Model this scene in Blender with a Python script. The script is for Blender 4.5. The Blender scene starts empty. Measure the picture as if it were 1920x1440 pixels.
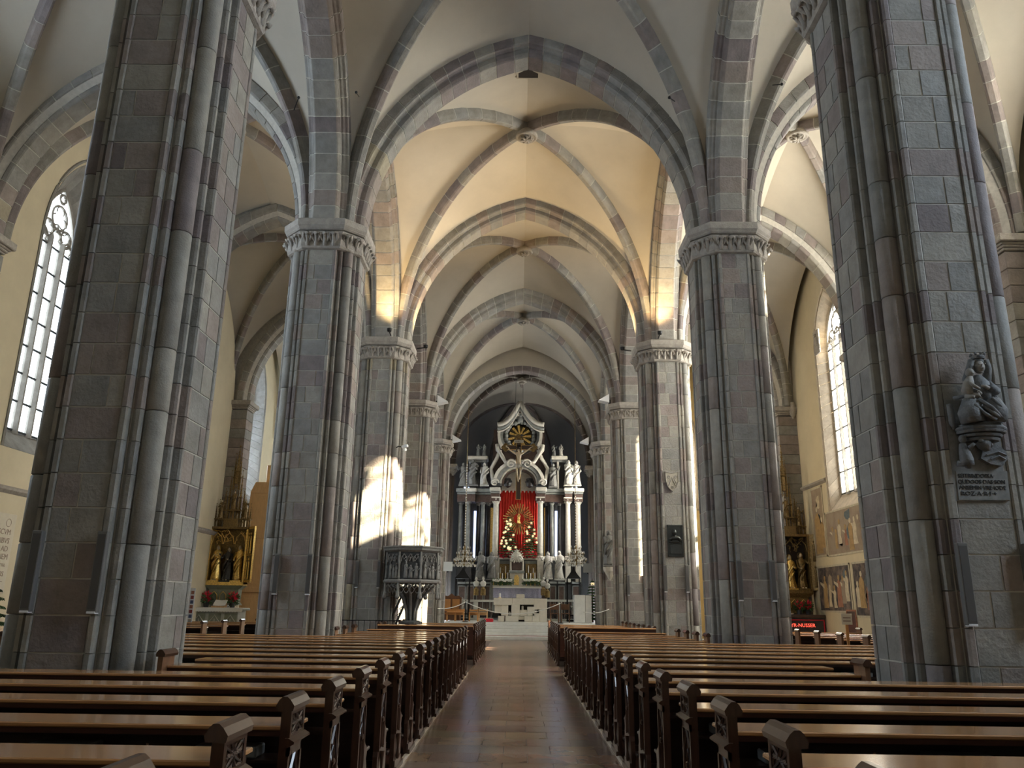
import bpy, bmesh, math, random
from math import sin, cos, pi, radians, sqrt, acos, hypot
from mathutils import Vector, Matrix
random.seed(7)
sc = bpy.context.scene
COL = sc.collection

# ------------------------------------------------------------------ camera, world, sun, exposure
F = 1481.9; EYE = 1.6
def _n(v): v = Vector(v); return v.normalized()
_up = _n((1035.7-960, -4576-720, F))
_fw = Vector((970.5-960, 1127-720, F)); _fw -= _up*_fw.dot(_up); _fw.normalize()
_rt = _fw.cross(_up)
if _rt.x < 0: _rt = -_rt
camd = bpy.data.cameras.new('camera'); cam = bpy.data.objects.new('camera', camd); COL.objects.link(cam)
camd.sensor_width = 36; camd.lens = F/1920*36; camd.clip_end = 300; camd.clip_start = .05
X_ = Vector((_rt.x, _fw.x, _up.x)); Y_ = -Vector((_rt.y, _fw.y, _up.y)); Z_ = -Vector((_rt.z, _fw.z, _up.z))
m = Matrix.Identity(4)
for i in range(3): m[i][0] = X_[i]; m[i][1] = Y_[i]; m[i][2] = Z_[i]
m[2][3] = EYE; cam.matrix_world = m; sc.camera = cam

sc.view_settings.view_transform = 'Standard'; sc.view_settings.look = 'None'
sc.view_settings.gamma = 1; sc.view_settings.use_curve_mapping = False
sc.view_settings.exposure = 1.6
sc.cycles.use_denoising = True
sc.cycles.max_bounces = 7; sc.cycles.diffuse_bounces = 4; sc.cycles.glossy_bounces = 3
sc.cycles.transparent_max_bounces = 8; sc.cycles.sample_clamp_indirect = 4
w = bpy.data.worlds.new('sky'); sc.world = w; w.use_nodes = True
wn = w.node_tree; bg = wn.nodes['Background']
bg.inputs[0].default_value = (.72, .85, 1, 1); bg.inputs[1].default_value = 3.0
sun = bpy.data.lights.new('sun', 'SUN'); sun.energy = 24; sun.angle = radians(.7); sun.color = (1, .86, .62)
so = bpy.data.objects.new('sun', sun); COL.objects.link(so)
so.rotation_euler = Vector((-16.6, 10.8, -7.3)).to_track_quat('-Z', 'Y').to_euler()
PANE_L = 7.5; PANE_R = 9.5          # glow put into the glass in place of daylight, shade side and sun side

# ------------------------------------------------------------------ helpers
def at(px, py, Y):
    d = Vector((px-960, py-720, F)); v = Vector((d.dot(_rt), d.dot(_fw), d.dot(_up))); v *= Y/v.y
    return Vector((v.x, Y, EYE+v.z))

class MB:
    def __init__(s): s.v = []; s.f = []
    def add(s, vs, fs, M=None):
        b = len(s.v); s.v += [tuple(M @ Vector(q)) if M else tuple(q) for q in vs]
        s.f += [tuple(b+i for i in q) for q in fs]; return s
    def box(s, x0, x1, y0, y1, z0, z1, M=None, c=0):
        x0, x1 = min(x0, x1), max(x0, x1); y0, y1 = min(y0, y1), max(y0, y1); z0, z1 = min(z0, z1), max(z0, z1)
        if c:
            c = min(c, (x1-x0)/2.2, (y1-y0)/2.2, (z1-z0)/2.2)
            bm = bmesh.new(); bmesh.ops.create_cube(bm, size=1)
            for v in bm.verts: v.co = Vector(((x0+x1)/2+v.co.x*(x1-x0), (y0+y1)/2+v.co.y*(y1-y0), (z0+z1)/2+v.co.z*(z1-z0)))
            bmesh.ops.bevel(bm, geom=bm.edges[:], offset=c, segments=1, affect='EDGES')
            bm.verts.index_update()
            s.add([v.co for v in bm.verts], [[v.index for v in f.verts] for f in bm.faces], M); bm.free(); return s
        return s.add([(x0,y0,z0),(x1,y0,z0),(x1,y1,z0),(x0,y1,z0),(x0,y0,z1),(x1,y0,z1),(x1,y1,z1),(x0,y1,z1)],
                     [(0,3,2,1),(4,5,6,7),(0,1,5,4),(1,2,6,5),(2,3,7,6),(3,0,4,7)], M)
    def prism(s, poly, a0, a1, axis='z', M=None):
        n = len(poly)
        def P(p, a):
            return {'z': (p[0], p[1], a), 'y': (p[0], a, p[1]), 'x': (a, p[0], p[1])}[axis]
        return s.add([P(p, a0) for p in poly]+[P(p, a1) for p in poly],
                     [tuple(range(n))[::-1], tuple(range(n, 2*n))]+[(i, (i+1) % n, n+(i+1) % n, n+i) for i in range(n)], M)
    def lathe(s, prof, n=12, M=None, sx=1, sy=1, fold=0, k=0, ph=0):
        vs = []
        for r, z in prof:
            for i in range(n):
                a = 2*pi*i/n+ph; q = r*(1+fold*cos(k*a))
                vs.append((q*cos(a)*sx, q*sin(a)*sy, z))
        fs = [(j*n+i, j*n+(i+1) % n, (j+1)*n+(i+1) % n, (j+1)*n+i) for j in range(len(prof)-1) for i in range(n)]
        fs += [tuple(range(n))[::-1], tuple((len(prof)-1)*n+i for i in range(n))]
        return s.add(vs, fs, M)
    def rings(s, rs, close=True):
        n = len(rs[0]); vs = [p for r in rs for p in r]
        fs = [(j*n+i, j*n+(i+1) % n, (j+1)*n+(i+1) % n, (j+1)*n+i) for j in range(len(rs)-1) for i in range(n)]
        if close: fs += [tuple(range(n))[::-1], tuple((len(rs)-1)*n+i for i in range(n))]
        return s.add(vs, fs)
    def tube(s, path, r, n=8, closed=False):
        path = [Vector(p) for p in path]; N = len(path); rs = []
        for i, p in enumerate(path):
            if closed: t = path[(i+1) % N]-path[i-1]
            else: t = path[min(i+1, N-1)]-path[max(i-1, 0)]
            t.normalize(); a = Vector((0, 0, 1)) if abs(t.z) < .9 else Vector((0, 1, 0))
            u = t.cross(a).normalized(); w_ = t.cross(u)
            q = r[i] if isinstance(r, (list, tuple)) else r
            rs.append([p+(u*cos(2*pi*k/n)+w_*sin(2*pi*k/n))*q for k in range(n)])
        if closed: rs.append(rs[0])
        return s.rings(rs, not closed)
    def ball(s, c, r, n=8, m_=6, M=None):
        if not isinstance(r, (tuple, list)): r = (r, r, r)
        vs = []
        for j in range(m_+1):
            t = pi*j/m_
            for i in range(n):
                a = 2*pi*i/n; vs.append((c[0]+r[0]*sin(t)*cos(a), c[1]+r[1]*sin(t)*sin(a), c[2]-r[2]*cos(t)))
        return s.add(vs, [(j*n+i, j*n+(i+1) % n, (j+1)*n+(i+1) % n, (j+1)*n+i) for j in range(m_) for i in range(n)], M)
    def mesh(s, name, mat, smooth=False):
        me = bpy.data.meshes.new(name); me.from_pydata(s.v, [], s.f)
        if mat: me.materials.append(mat)
        if smooth: me.polygons.foreach_set('use_smooth', [True]*len(me.polygons))
        me.update(); return me
    def build(s, name, mat, parent=None, loc=None, smooth=False, color=None):
        return put(name, s.mesh(name, mat, smooth), parent, loc, color=color)

def put(name, me, parent=None, loc=None, rz=0, color=None, scale=None):
    o = bpy.data.objects.new(name, me); COL.objects.link(o)
    if parent: o.parent = parent
    if loc is not None: o.location = loc
    if rz: o.rotation_euler = (0, 0, rz)
    if scale: o.scale = scale
    if color: o.color = (*color, 1)
    return o
def tag(o, label, cat, group=None):
    o['label'] = label; o['category'] = cat
    if group: o['group'] = group
    return o
def thing(name, label, cat, loc=(0,0,0), rz=0, group=None):
    o = bpy.data.objects.new(name, None); COL.objects.link(o); o.location = loc; o.rotation_euler = (0,0,rz)
    o.empty_display_size = .1
    return tag(o, label, cat, group)
def struct(name, mb, mat, smooth=False, color=None):
    o = mb.build(name, mat, smooth=smooth, color=color); o['kind'] = 'structure'; return o
def rename(o, n): o.name = n; return o

# ------------------------------------------------------------------ materials
def mat(name, col, rough=.6, metal=0, noise=0, nscale=6, bump=0, bscale=40, objcol=False, spec=.5, coat=0, emit=None, es=0, col2=None, stretch=None, trans=0):
    M_ = bpy.data.materials.new(name); M_.use_nodes = True; nt = M_.node_tree; N = nt.nodes; L = nt.links
    p = N['Principled BSDF']; p.inputs['Roughness'].default_value = rough; p.inputs['Metallic'].default_value = metal
    p.inputs['Specular IOR Level'].default_value = spec; p.inputs['Coat Weight'].default_value = coat
    p.inputs['Coat Roughness'].default_value = .12
    p.inputs['Base Color'].default_value = (*col, 1)
    src = None
    if noise or bump:
        tc = N.new('ShaderNodeTexCoord'); out = tc.outputs['Object']
        if stretch:
            mp = N.new('ShaderNodeMapping'); mp.inputs['Scale'].default_value = stretch; L.new(out, mp.inputs[0]); out = mp.outputs[0]
        if objcol:   # every stone gets its own grain
            oi0 = N.new('ShaderNodeObjectInfo'); ad = N.new('ShaderNodeVectorMath'); ad.operation = 'ADD'
            L.new(out, ad.inputs[0]); mm = N.new('ShaderNodeMath'); mm.operation = 'MULTIPLY'; mm.inputs[1].default_value = 57
            L.new(oi0.outputs['Random'], mm.inputs[0]); L.new(mm.outputs[0], ad.inputs[1]); out = ad.outputs[0]
    if objcol:
        oi = N.new('ShaderNodeObjectInfo'); src = oi.outputs['Color']
    if noise:
        nz = N.new('ShaderNodeTexNoise'); nz.inputs['Scale'].default_value = nscale; nz.inputs['Detail'].default_value = 6
        nz.inputs['Roughness'].default_value = .65; L.new(out, nz.inputs['Vector'])
        rp = N.new('ShaderNodeMapRange'); rp.inputs['From Min'].default_value = .25; rp.inputs['From Max'].default_value = .75
        rp.inputs['To Min'].default_value = 1-noise; rp.inputs['To Max'].default_value = 1+noise
        L.new(nz.outputs['Fac'], rp.inputs['Value'])
        if col2:
            mx = N.new('ShaderNodeMix'); mx.data_type = 'RGBA'; mx.inputs['A'].default_value = (*col, 1); mx.inputs['B'].default_value = (*col2, 1)
            r2 = N.new('ShaderNodeMapRange'); r2.inputs['From Min'].default_value = .4; r2.inputs['From Max'].default_value = .62
            L.new(nz.outputs['Fac'], r2.inputs['Value']); L.new(r2.outputs[0], mx.inputs['Factor']); src = mx.outputs['Result']
        vm = N.new('ShaderNodeVectorMath'); vm.operation = 'SCALE'
        if src: L.new(src, vm.inputs[0])
        else: vm.inputs[0].default_value = col
        L.new(rp.outputs[0], vm.inputs['Scale']); L.new(vm.outputs[0], p.inputs['Base Color'])
    elif src: L.new(src, p.inputs['Base Color'])
    if bump:
        nb = N.new('ShaderNodeTexNoise'); nb.inputs['Scale'].default_value = bscale; nb.inputs['Detail'].default_value = 5; L.new(out, nb.inputs['Vector'])
        b = N.new('ShaderNodeBump'); b.inputs['Strength'].default_value = bump; b.inputs['Distance'].default_value = .02
        L.new(nb.outputs['Fac'], b.inputs['Height']); L.new(b.outputs[0], p.inputs['Normal'])
    if emit: p.inputs['Emission Color'].default_value = (*emit, 1); p.inputs['Emission Strength'].default_value = es
    return M_
def glassmat(name, col, es, tr):  # panes glow by themselves, standing in for light from outside
    M_ = bpy.data.materials.new(name); M_.use_nodes = True; nt = M_.node_tree; N = nt.nodes; L = nt.links
    N.remove(N['Principled BSDF']); o = N['Material Output']
    e = N.new('ShaderNodeEmission'); e.inputs[0].default_value = (*col, 1); e.inputs[1].default_value = es
    t = N.new('ShaderNodeBsdfTransparent'); t.inputs[0].default_value = (tr, tr, tr*.97, 1)
    a = N.new('ShaderNodeAddShader'); L.new(e.outputs[0], a.inputs[0]); L.new(t.outputs[0], a.inputs[1]); L.new(a.outputs[0], o.inputs[0])
    return M_
M_stone = mat('ashlar', (.3,.3,.3), .82, noise=.28, nscale=3.5, bump=.5, bscale=22, objcol=True)
M_shaft = mat('shaft_stone', (.3,.3,.3), .7, noise=.2, nscale=5, bump=.3, bscale=45, objcol=True)
M_mortar = mat('mortar', (.50,.475,.42), .9, noise=.2, nscale=8)
M_core = mat('joint_grey', (.34,.32,.28), .9, noise=.2, nscale=8)  # plain grey-beige for step lines, shield lines and the roof slab
M_carve = mat('carved_stone', (.36,.33,.29), .8, noise=.25, nscale=8, bump=.5, bscale=30)
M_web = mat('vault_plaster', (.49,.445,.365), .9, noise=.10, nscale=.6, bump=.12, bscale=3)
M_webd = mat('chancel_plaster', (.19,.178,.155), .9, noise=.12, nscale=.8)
M_wall = mat('wall_plaster', (.66,.58,.41), .9, noise=.09, nscale=.9, bump=.12, bscale=5)
M_wally = mat('yellow_plaster', (.72,.56,.28), .9, noise=.10, nscale=1.2)
M_wood = mat('pew_dark_wood', (.028,.012,.007), .32, noise=.35, nscale=3, stretch=(1.2,14,14), coat=.3, bump=.08, bscale=20)
M_shelf = mat('pew_shelf_wood', (.56,.29,.12), .24, noise=.3, nscale=2.2, stretch=(.8,16,16), coat=.8, bump=.05, bscale=8)
M_red = mat('pew_apron_wood', (.06,.02,.011), .35, noise=.3, nscale=3, stretch=(1,12,12), coat=.3)
M_endw = mat('pew_end_wood', (.062,.027,.015), .3, noise=.3, nscale=5, stretch=(8,8,1.5), coat=.35)
M_brown = mat('brown_wood', (.17,.08,.038), .4, noise=.3, nscale=4, stretch=(6,6,1.2))
M_oak = mat('light_oak', (.66,.42,.20), .45, noise=.15, nscale=3, stretch=(8,8,1))
M_orange = mat('orange_wood', (.55,.27,.09), .4, noise=.15, nscale=3)  # bright tone stands in for missing sun on the left sanctuary seats
M_void = mat('recess_dark', (.02,.014,.012), .7)
M_grey = mat('grey_metal', (.17,.18,.18), .5, metal=.2)
M_spk = mat('speaker_grey', (.16,.155,.15), .5, noise=.1, nscale=60)
M_spkf = mat('speaker_grille', (.085,.083,.08), .6)
M_black = mat('black_iron', (.015,.015,.016), .5, metal=.6)
M_bronze = mat('dark_bronze', (.055,.06,.058), .38, metal=.7, noise=.3, nscale=12)
M_tile = mat('floor_tile', (.3,.3,.3), .24, noise=.22, nscale=2.5, objcol=True, spec=.5, bump=.03, bscale=6)
M_floor = mat('floor_base', (.11,.08,.065), .35, noise=.2, nscale=2)
M_trim = mat('threshold_strip', (.50,.42,.32), .35)
M_marble = mat('white_marble', (.66,.67,.64), .4, noise=.14, nscale=3)
M_altst = mat('altar_limestone', (.68,.64,.54), .6, noise=.10, nscale=4)
M_redline = mat('red_step_edge', (.25,.04,.03), .5)
M_gold = mat('gilding', (.86,.60,.20), .3, metal=.8, noise=.55, nscale=18)
M_golddk = mat('dark_gilding', (.22,.15,.06), .45, metal=.6, noise=.7, nscale=14)
M_altgrey = mat('grey_marble', (.20,.21,.20), .4, noise=.3, nscale=5)
M_altdark = mat('dark_marble', (.045,.045,.048), .3, noise=.4, nscale=6)
M_altbrown = mat('brown_marble', (.085,.055,.045), .35, noise=.4, nscale=6)
M_altwhite = mat('pale_marble', (.50,.48,.42), .45, noise=.2, nscale=6)
M_statue = mat('statue_marble', (.46,.45,.41), .5, noise=.2, nscale=9)
M_statdk = mat('dark_statue', (.17,.17,.16), .6, noise=.3, nscale=9)  # darker statue stone; on the left altar figures it holds their shade
M_cloth = mat('red_curtain', (.70,.035,.02), .75)
M_lilac = mat('lilac_altar_cloth', (.34,.34,.46), .8, noise=.35, nscale=22)
M_lace = mat('white_cloth', (.75,.75,.72), .85)
M_redcl = mat('red_cloth', (.55,.015,.03), .8)
M_green = mat('fir_green', (.06,.12,.04), .8, noise=.4, nscale=9)
M_star = mat('straw_star', (.85,.72,.40), .6, emit=(1,.8,.45), es=.25)  # straw gives no light; a faint glow is added to its colour
M_bulb = mat('candle_flame', (1,.8,.5), .4, emit=(1,.75,.4), es=4)
M_white = mat('white_paint', (.78,.80,.82), .5)
M_paper = mat('paper', (.62,.66,.66), .7)
M_poin = mat('poinsettia_red', (.70,.02,.05), .6)
M_flow = mat('white_flower', (.78,.76,.70), .6)
M_skin = mat('ivory_corpus', (.66,.56,.40), .5, noise=.15, nscale=9)
M_cross = mat('cross_wood', (.07,.045,.035), .5)
M_pulp = mat('pulpit_sandstone', (.065,.066,.064), .75, noise=.4, nscale=12, bump=.5, bscale=40)
M_pulpl = mat('pulpit_edge', (.21,.21,.20), .7, noise=.3, nscale=12)  # paler copy of pulpit stone; relief light and shade put into the colours
M_relief = mat('madonna_stone', (.15,.155,.158), .7, noise=.35, nscale=12, bump=.4, bscale=40)
M_reliefp = mat('madonna_face', (.27,.25,.22), .6, noise=.2, nscale=20)
M_ink = mat('inscription_black', (.02,.02,.022), .8)
M_tablet = mat('tablet_stone', (.66,.60,.48), .8, noise=.08, nscale=4)
M_inkbr = mat('inscription_brown', (.30,.22,.16), .8)
M_lead = mat('lead_bar', (.03,.035,.04), .5)
M_retg = mat('retable_green_grey', (.22,.24,.18), .6, noise=.2, nscale=6)
M_mensa = mat('mensa_stone', (.40,.41,.36), .7, noise=.15, nscale=6)
M_fres = mat('fresco_ground', (.42,.34,.25), .9, noise=.35, nscale=1.6, col2=(.24,.18,.14))
M_fresd = mat('fresco_dark', (.075,.07,.075), .9, noise=.45, nscale=3, col2=(.17,.13,.11))
M_f1 = mat('fresco_cream', (.60,.52,.38), .9, noise=.3, nscale=5)
M_f2 = mat('fresco_rose', (.36,.17,.11), .9, noise=.35, nscale=5)
M_f3 = mat('fresco_ochre', (.42,.28,.13), .9, noise=.3, nscale=5)
M_f4 = mat('fresco_blue', (.12,.15,.17), .9, noise=.3, nscale=5)
M_fb = mat('fresco_border', (.55,.50,.38), .9, noise=.25, nscale=4)
M_letglow = mat('red_letters', (.9,.12,.08), .6, emit=(1,.1,.06), es=.6)  # letters on cloth, no lamp; a glow of their own is added
M_paneL = glassmat('frosted_pane_shade', (.80,.92,1), PANE_L, 0)
M_paneD = glassmat('frosted_pane_rear', (.72,.86,1), .8, 0)
M_paneV = glassmat('frosted_pane_seen_shade', (.82,.93,1), 2.2, 0)
M_paneW = glassmat('frosted_pane_seen_sun', (1,.95,.84), 3.2, .9)
M_paneE = glassmat('frosted_pane_cool', (.70,.84,1), 11, 0)
M_paneR = glassmat('frosted_pane_sun', (1,.93,.78), PANE_R, .9)
M_paneC = glassmat('frosted_pane_chancel', (1,.95,.86), 17, .9)  # strong glow stands in for sun that the aisle wall stops
M_paneC2 = glassmat('frosted_pane_chancel_shade', (.85,.92,1), 4, 0)
M_blueg = glassmat('blue_chancel_pane', (.35,.45,.75), 1.2, .3)

PAL = [((.275,.262,.235),6),((.255,.248,.230),5),((.30,.282,.245),3.5),((.25,.212,.195),3),((.205,.175,.170),2),((.275,.232,.205),2),((.33,.29,.21),.12)]
def stonecol(rg, warm=1):
    c = rg.choices([p[0] for p in PAL], [p[1] for p in PAL])[0]; k = rg.uniform(.9, 1.11)
    return (c[0]*k*warm, c[1]*k, c[2]*k)
ORD = ['first','second','third','fourth','fifth','sixth','seventh','eighth','ninth','tenth','eleventh','twelfth','thirteenth','fourteenth','fifteenth','sixteenth','seventeenth','eighteenth','nineteenth']

# ------------------------------------------------------------------ church layout
AX = .12; PX = 4.7; Y1 = 9.04; S = 8.29; H = 10.1
PB, PA = .787, .28                      # pier half depth and half width of its flat face
LW, RW = -13.2, 12.0                    # side walls
PY = lambda n: Y1+S*(n-1)
YEND = PY(5)

# floor
b = MB(); b.box(-14.1, 13, -7.5, 44.5, -.2, -.012); floor = struct('floor', b, M_floor)
rg = random.Random(3); k = 0; tw = .53; stuffb = MB(); tcols = [(.24,.155,.11),(.215,.145,.108),(.26,.165,.115),(.225,.15,.11),(.20,.14,.108)]
tile_me = MB().box(.002, tw-.002, .0025, tw-.0025, -.012, 0, c=.002).mesh('tile', M_tile)
for j in range(70):
    y = 2.2+j*tw
    if y > 39.2: break
    off = (j % 2)*.265
    xs = [-1.2]+[v for v in (-1.2+off+tw*i for i in range(0, 7)) if -1.19 < v < 1.14]+[1.15]
    for i in range(len(xs)-1):
        if xs[i+1]-xs[i] < .05: continue
        if k < 300:
            o = put('tile', tile_me, floor, (xs[i], y, 0), color=tuple(c*rg.uniform(.85, 1.1) for c in rg.choice(tcols)), scale=((xs[i+1]-xs[i])/tw, 1, 1)); k += 1
        else: stuffb.box(xs[i]+.004, xs[i+1]-.004, y+.004, y+tw-.004, -.012, 0)
o = stuffb.build('tile', M_tile, floor, color=(.18,.12,.09)); o['kind'] = 'stuff'
# pew platforms with pale edging strip
for s, nm in ((-1, 'left'), (1, 'right')):
    x0 = -1.2 if s < 0 else 1.14
    b = MB(); b.box(x0, s*7.6, -1.0, 20.2, 0, .035)
    struct('trim_1' if s < 0 else 'trim_2', b, M_red)  # dark too, shade under the pews put into its colour
    b = MB(); b.box(x0, x0-s*.03, 1, 20.2, 0, .04); struct('trim_3' if s < 0 else 'trim_4', b, M_trim)

# ------------------------------------------------------------------ piers
CH = .36; NC = 26; ZC = CH*NC      # 9.36 top of the coursed shaft
def stone_box(w_, d, h):
    "block with its outer face on -y, arrises chamfered"
    g = .005; c = .005
    return MB().add([(-w_/2+g, 0, g),(w_/2-g, 0, g),(w_/2-g, 0, h-g),(-w_/2+g, 0, h-g),
                     (-w_/2+g+c, -d, g+c),(w_/2-g-c, -d, g+c),(w_/2-g-c, -d, h-g-c),(-w_/2+g+c, -d, h-g-c)],
                    [(4,5,6,7),(0,1,5,4),(1,2,6,5),(2,3,7,6),(3,0,4,7)])
_sb = {}
def sb(w_, h=CH):
    k = (round(w_, 2), h)
    if k not in _sb: _sb[k] = stone_box(k[0], .03, h).mesh('stone', M_stone)
    return _sb[k]
mould = [(.285,-.76),(.285,-.80),(.30,-.812),(.345,-.812),(.36,-.79),(.36,-.70),(.41,-.70),(.42,-.738),(.465,-.738),(.48,-.71),(.48,-.62),(.47,-.50),(.285,-.50)]
me_m1 = MB().prism([p for p in mould], .003, CH-.003).mesh('moulding_stone', M_stone)
me_m2 = MB().prism([(-p[0], p[1]) for p in mould][::-1], .005, CH-.005).mesh('moulding_stone', M_stone)
_dr = {}
def drum(h):
    h = round(h, 2)
    if h not in _dr: _dr[h] = MB().lathe([(.112,.004),(.12,.012),(.12,h-.012),(.112,h-.004)], 14).mesh('shaft_drum', M_shaft, True)
    return _dr[h]
core_poly = []
for q in range(4):
    for p in [(-.29,-.786),(.29,-.786),(.46,-.60),(.60,-.46)]:
        a = q*pi/2; core_poly.append((p[0]*cos(a)-p[1]*sin(a), p[0]*sin(a)+p[1]*cos(a)))
me_core = MB().prism(core_poly, 0, ZC+.05).mesh('core', M_mortar)
def octa(c, a): return [(c,-a),(a,-c),(a,c),(c,a),(-c,a),(-a,c),(-a,-c),(-c,-a)]
def poly_rings(b, rs): b.rings([[(x, y, z) for x, y in octa(c, a)] for c, a, z in rs])
b = MB(); poly_rings(b, [(.42,.80,.0),(.43,.86,.02),(.45,.88,.06),(.45,.87,.30),(.50,.90,.42)])
me_bell = b.mesh('bell', M_carve)
b = MB(); poly_rings(b, [(.50,.895,0),(.515,.93,.03),(.515,.93,.05),(.537,.965,.10),(.537,.97,.24),(.525,.955,.26)])
me_abac = b.mesh('abacus', M_carve)
b = MB(); poly_rings(b, [(.40,.93,0),(.40,.93,.30),(.37,.84,.42)]); me_plinth = b.mesh('plinth', M_carve)
# curled leaf: stalk + hooked knob with a hollow
b = MB(); b.tube([(0,.0,-.20),(0,-.03,-.08),(0,-.07,.02),(0,-.12,.07),(0,-.16,.045),(0,-.15,.0)], [.055,.05,.045,.055,.05,.02], 7)
for s in (-1, 1): b.tube([(s*.03,-.02,-.1),(s*.09,-.07,-.01),(s*.08,-.12,.06),(s*.035,-.14,.05)], [.03,.035,.04,.02], 6)
me_leaf = b.mesh('leaf', M_carve, True)
b = MB().lathe([(.12,0),(.15,.03),(.15,.06),(.13,.08),(.15,.22),(.21,.40)], 12); me_necks = b.mesh('shaft_capital', M_carve, True)
def face_place(root, me, q, off, z, color, name='stone'):
    # q: 0 front(-y) 1 (+x) 2 back 3 (-x)
    a = q*pi/2; x, y = off, -.765
    return put(name, me, root, (x*cos(a)-y*sin(a), x*sin(a)+y*cos(a), z), rz=a, color=color)
def pier(n, s, label, faces, detail=True):
    cx = AX+s*PX; cy = PY(n); rg = random.Random(n*10+s)
    t = thing('pier', label, 'pier', (cx, cy, 0), group='clustered piers of the nave')
    put('core', me_core, t); put('plinth', me_plinth, t); put('abacus', me_abac, t, (0,0,ZC+.46), color=(.36,.33,.29))
    cp = put('capital', me_bell, t, (0,0,ZC))
    for k in range(NC):
        z = k*CH; cc = stonecol(rg)
        for q in range(4):
            if q in faces:
                w1 = rg.choice([.17,.20,.25,.31,.36,.40]); 
                if rg.random() < .5: w1 = .57-w1
                if rg.random() < .15:
                    face_place(t, sb(.57), q, 0, z, stonecol(rg))
                else:
                    face_place(t, sb(w1), q, -.285+w1/2, z, stonecol(rg)); w2 = .57-w1
                    face_place(t, sb(w2), q, .285-w2/2, z, stonecol(rg))
            else: face_place(t, sb(.57), q, 0, z, stonecol(rg))
        for q in range(4):
            for me in (me_m1, me_m2):
                if q == 0 or (q == (1 if s < 0 else 3)) or (q == (3 if s < 0 else 1) and me is (me_m1 if s < 0 else me_m2)):
                    put('moulding_stone', me, t, (0,0,z), rz=q*pi/2, color=cc if rg.random() < .75 else stonecol(rg))
                elif k == 0:
                    bb = MB().prism(mould if me is me_m1 else [(-p[0], p[1]) for p in mould][::-1], 0, ZC)
                    oo = bb.build('moulding', M_stone, t, color=(.29,.27,.24)); oo.rotation_euler = (0,0,q*pi/2)
    for q in range(4):
        a = q*pi/2+pi/4; z = 0; r = .575*sqrt(2)*.985
        while z < ZC-.02:
            h = min(rg.choice([.72,1.08,1.44]), ZC-z)
            put('shaft_drum', drum(h), t, (r*sin(a), -r*cos(a), z), color=stonecol(rg)); z += h
        put('shaft_capital', me_necks, cp, (r*sin(a), -r*cos(a), 0))
    # foliage round the bell
    R8 = [((-.30,-.86),0),((-.1,-.86),0),((.1,-.86),0),((.30,-.86),0),((.55,-.72),pi/8),((.72,-.55),pi/2-pi/8)]
    for q in range(4):
        for (x, y), r in R8:
            a = q*pi/2; put('leaf', me_leaf, cp, (x*cos(a)-y*sin(a), x*sin(a)+y*cos(a), .27), rz=a+r)
    return t
PT = {}
lab = {(1,-1):'massive dark grey clustered pier nearest on the left, behind the front pews',
       (1,1):'massive clustered pier nearest on the right, carrying the Madonna relief',
       (2,-1):'second clustered pier on the left, mottled grey with a full leafy capital',
       (2,1):'second clustered pier on the right, grey-green with a full leafy capital',
       (3,-1):'sunlit third pier on the left, beside the carved pulpit',
       (3,1):'third pier on the right, with a stone shield and a bronze plaque',
       (4,-1):'fourth pier on the left, lower half in sunlight, behind the pulpit',
       (4,1):'fourth pier on the right, pale, behind the shield pier',
       (5,-1):'fifth pier on the left, at the foot of the chancel arch',
       (5,1):'fifth pier on the right, at the foot of the chancel arch'}
for n in range(1, 6):
    for s in (-1, 1): PT[n, s] = pier(n, s, lab[n, s], (0, 1 if s < 0 else 3))

# ------------------------------------------------------------------ arches
def arch_pt(R, a, rho, s_, u):
    "left half of a pointed arch in the x-z plane; axis at x=0, springing at z=0; s_ 0..1"
    t = s_*acos(max(-1, min(1, (R-a)/rho))); return ((R-a)-rho*cos(t), u, rho*sin(t))
PROF_T = [(-.245,0),(.245,0),(.275,.02),(.32,.08),(.32,.19),(.36,.20),(.40,.235),(.455,.25),(.475,.29),(.475,.52),(-.475,.52),(-.475,.29),(-.455,.25),(-.40,.235),(-.36,.20),(-.32,.19),(-.32,.08),(-.275,.02)]
PROF_R = [(-.06,0),(.06,0),(.10,.03),(.115,.09),(.13,.15),(.13,.45),(-.13,.45),(-.13,.15),(-.115,.09),(-.10,.03)]
PROF_C = [(-.30,0),(.30,0),(.34,.03),(.34,.40),(-.34,.40),(-.34,.03)]
_vc = {}
def vous(R, a, s0, s1, prof, key, gap=.011, seg=3, mt=None):
    k = (round(R,3), round(a,3), round(s0,4), round(s1,4), key)
    if k in _vc: return _vc[k]
    L = R*acos((R-a)/R); g = gap/L
    rs = [[arch_pt(R, a, R+dr, s0+g+(s1-s0-2*g)*j/seg, u) for u, dr in prof] for j in range(seg+1)]
    _vc[k] = MB().rings(rs).mesh('voussoir', mt or M_stone); return _vc[k]
def core_arch(R, a, prof, key, n=28):
    k = ('core', round(R,3), round(a,3), key)
    if k in _vc: return _vc[k]
    p2 = [(u*.965, dr*.97+.012) for u, dr in prof]
    rs = [[arch_pt(R, a, R+dr, j/n, u) for u, dr in p2] for j in range(n+1)]
    _vc[k] = MB().rings(rs).mesh('core', M_mortar); return _vc[k]
PROF_D = [(-.245,0),(.245,0),(.32,.08),(.475,.29),(.475,.52),(.25,.53),(.25,1.15),(-.25,1.15),(-.25,.53),(-.475,.52),(-.475,.29),(-.32,.08)]
def half_arch(root, R, a, prof, key, nv, rz, rg, loc=(0,0,0), split=True, deep=False):
    put('core', core_arch(R, a, PROF_D if deep else prof, 'D' if deep else key), root, loc, rz=rz)
    if not split: return
    cuts = [0]; 
    for i in range(nv): cuts.append(cuts[-1]+[.86,1.1,.95,1.15,.94][(i*2) % 5])
    cuts = [c/cuts[-1] for c in cuts]
    for i in range(nv):
        put('voussoir', vous(R, a, cuts[i], cuts[i+1], prof, key), root, loc, rz=rz, color=stonecol(rg))
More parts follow.
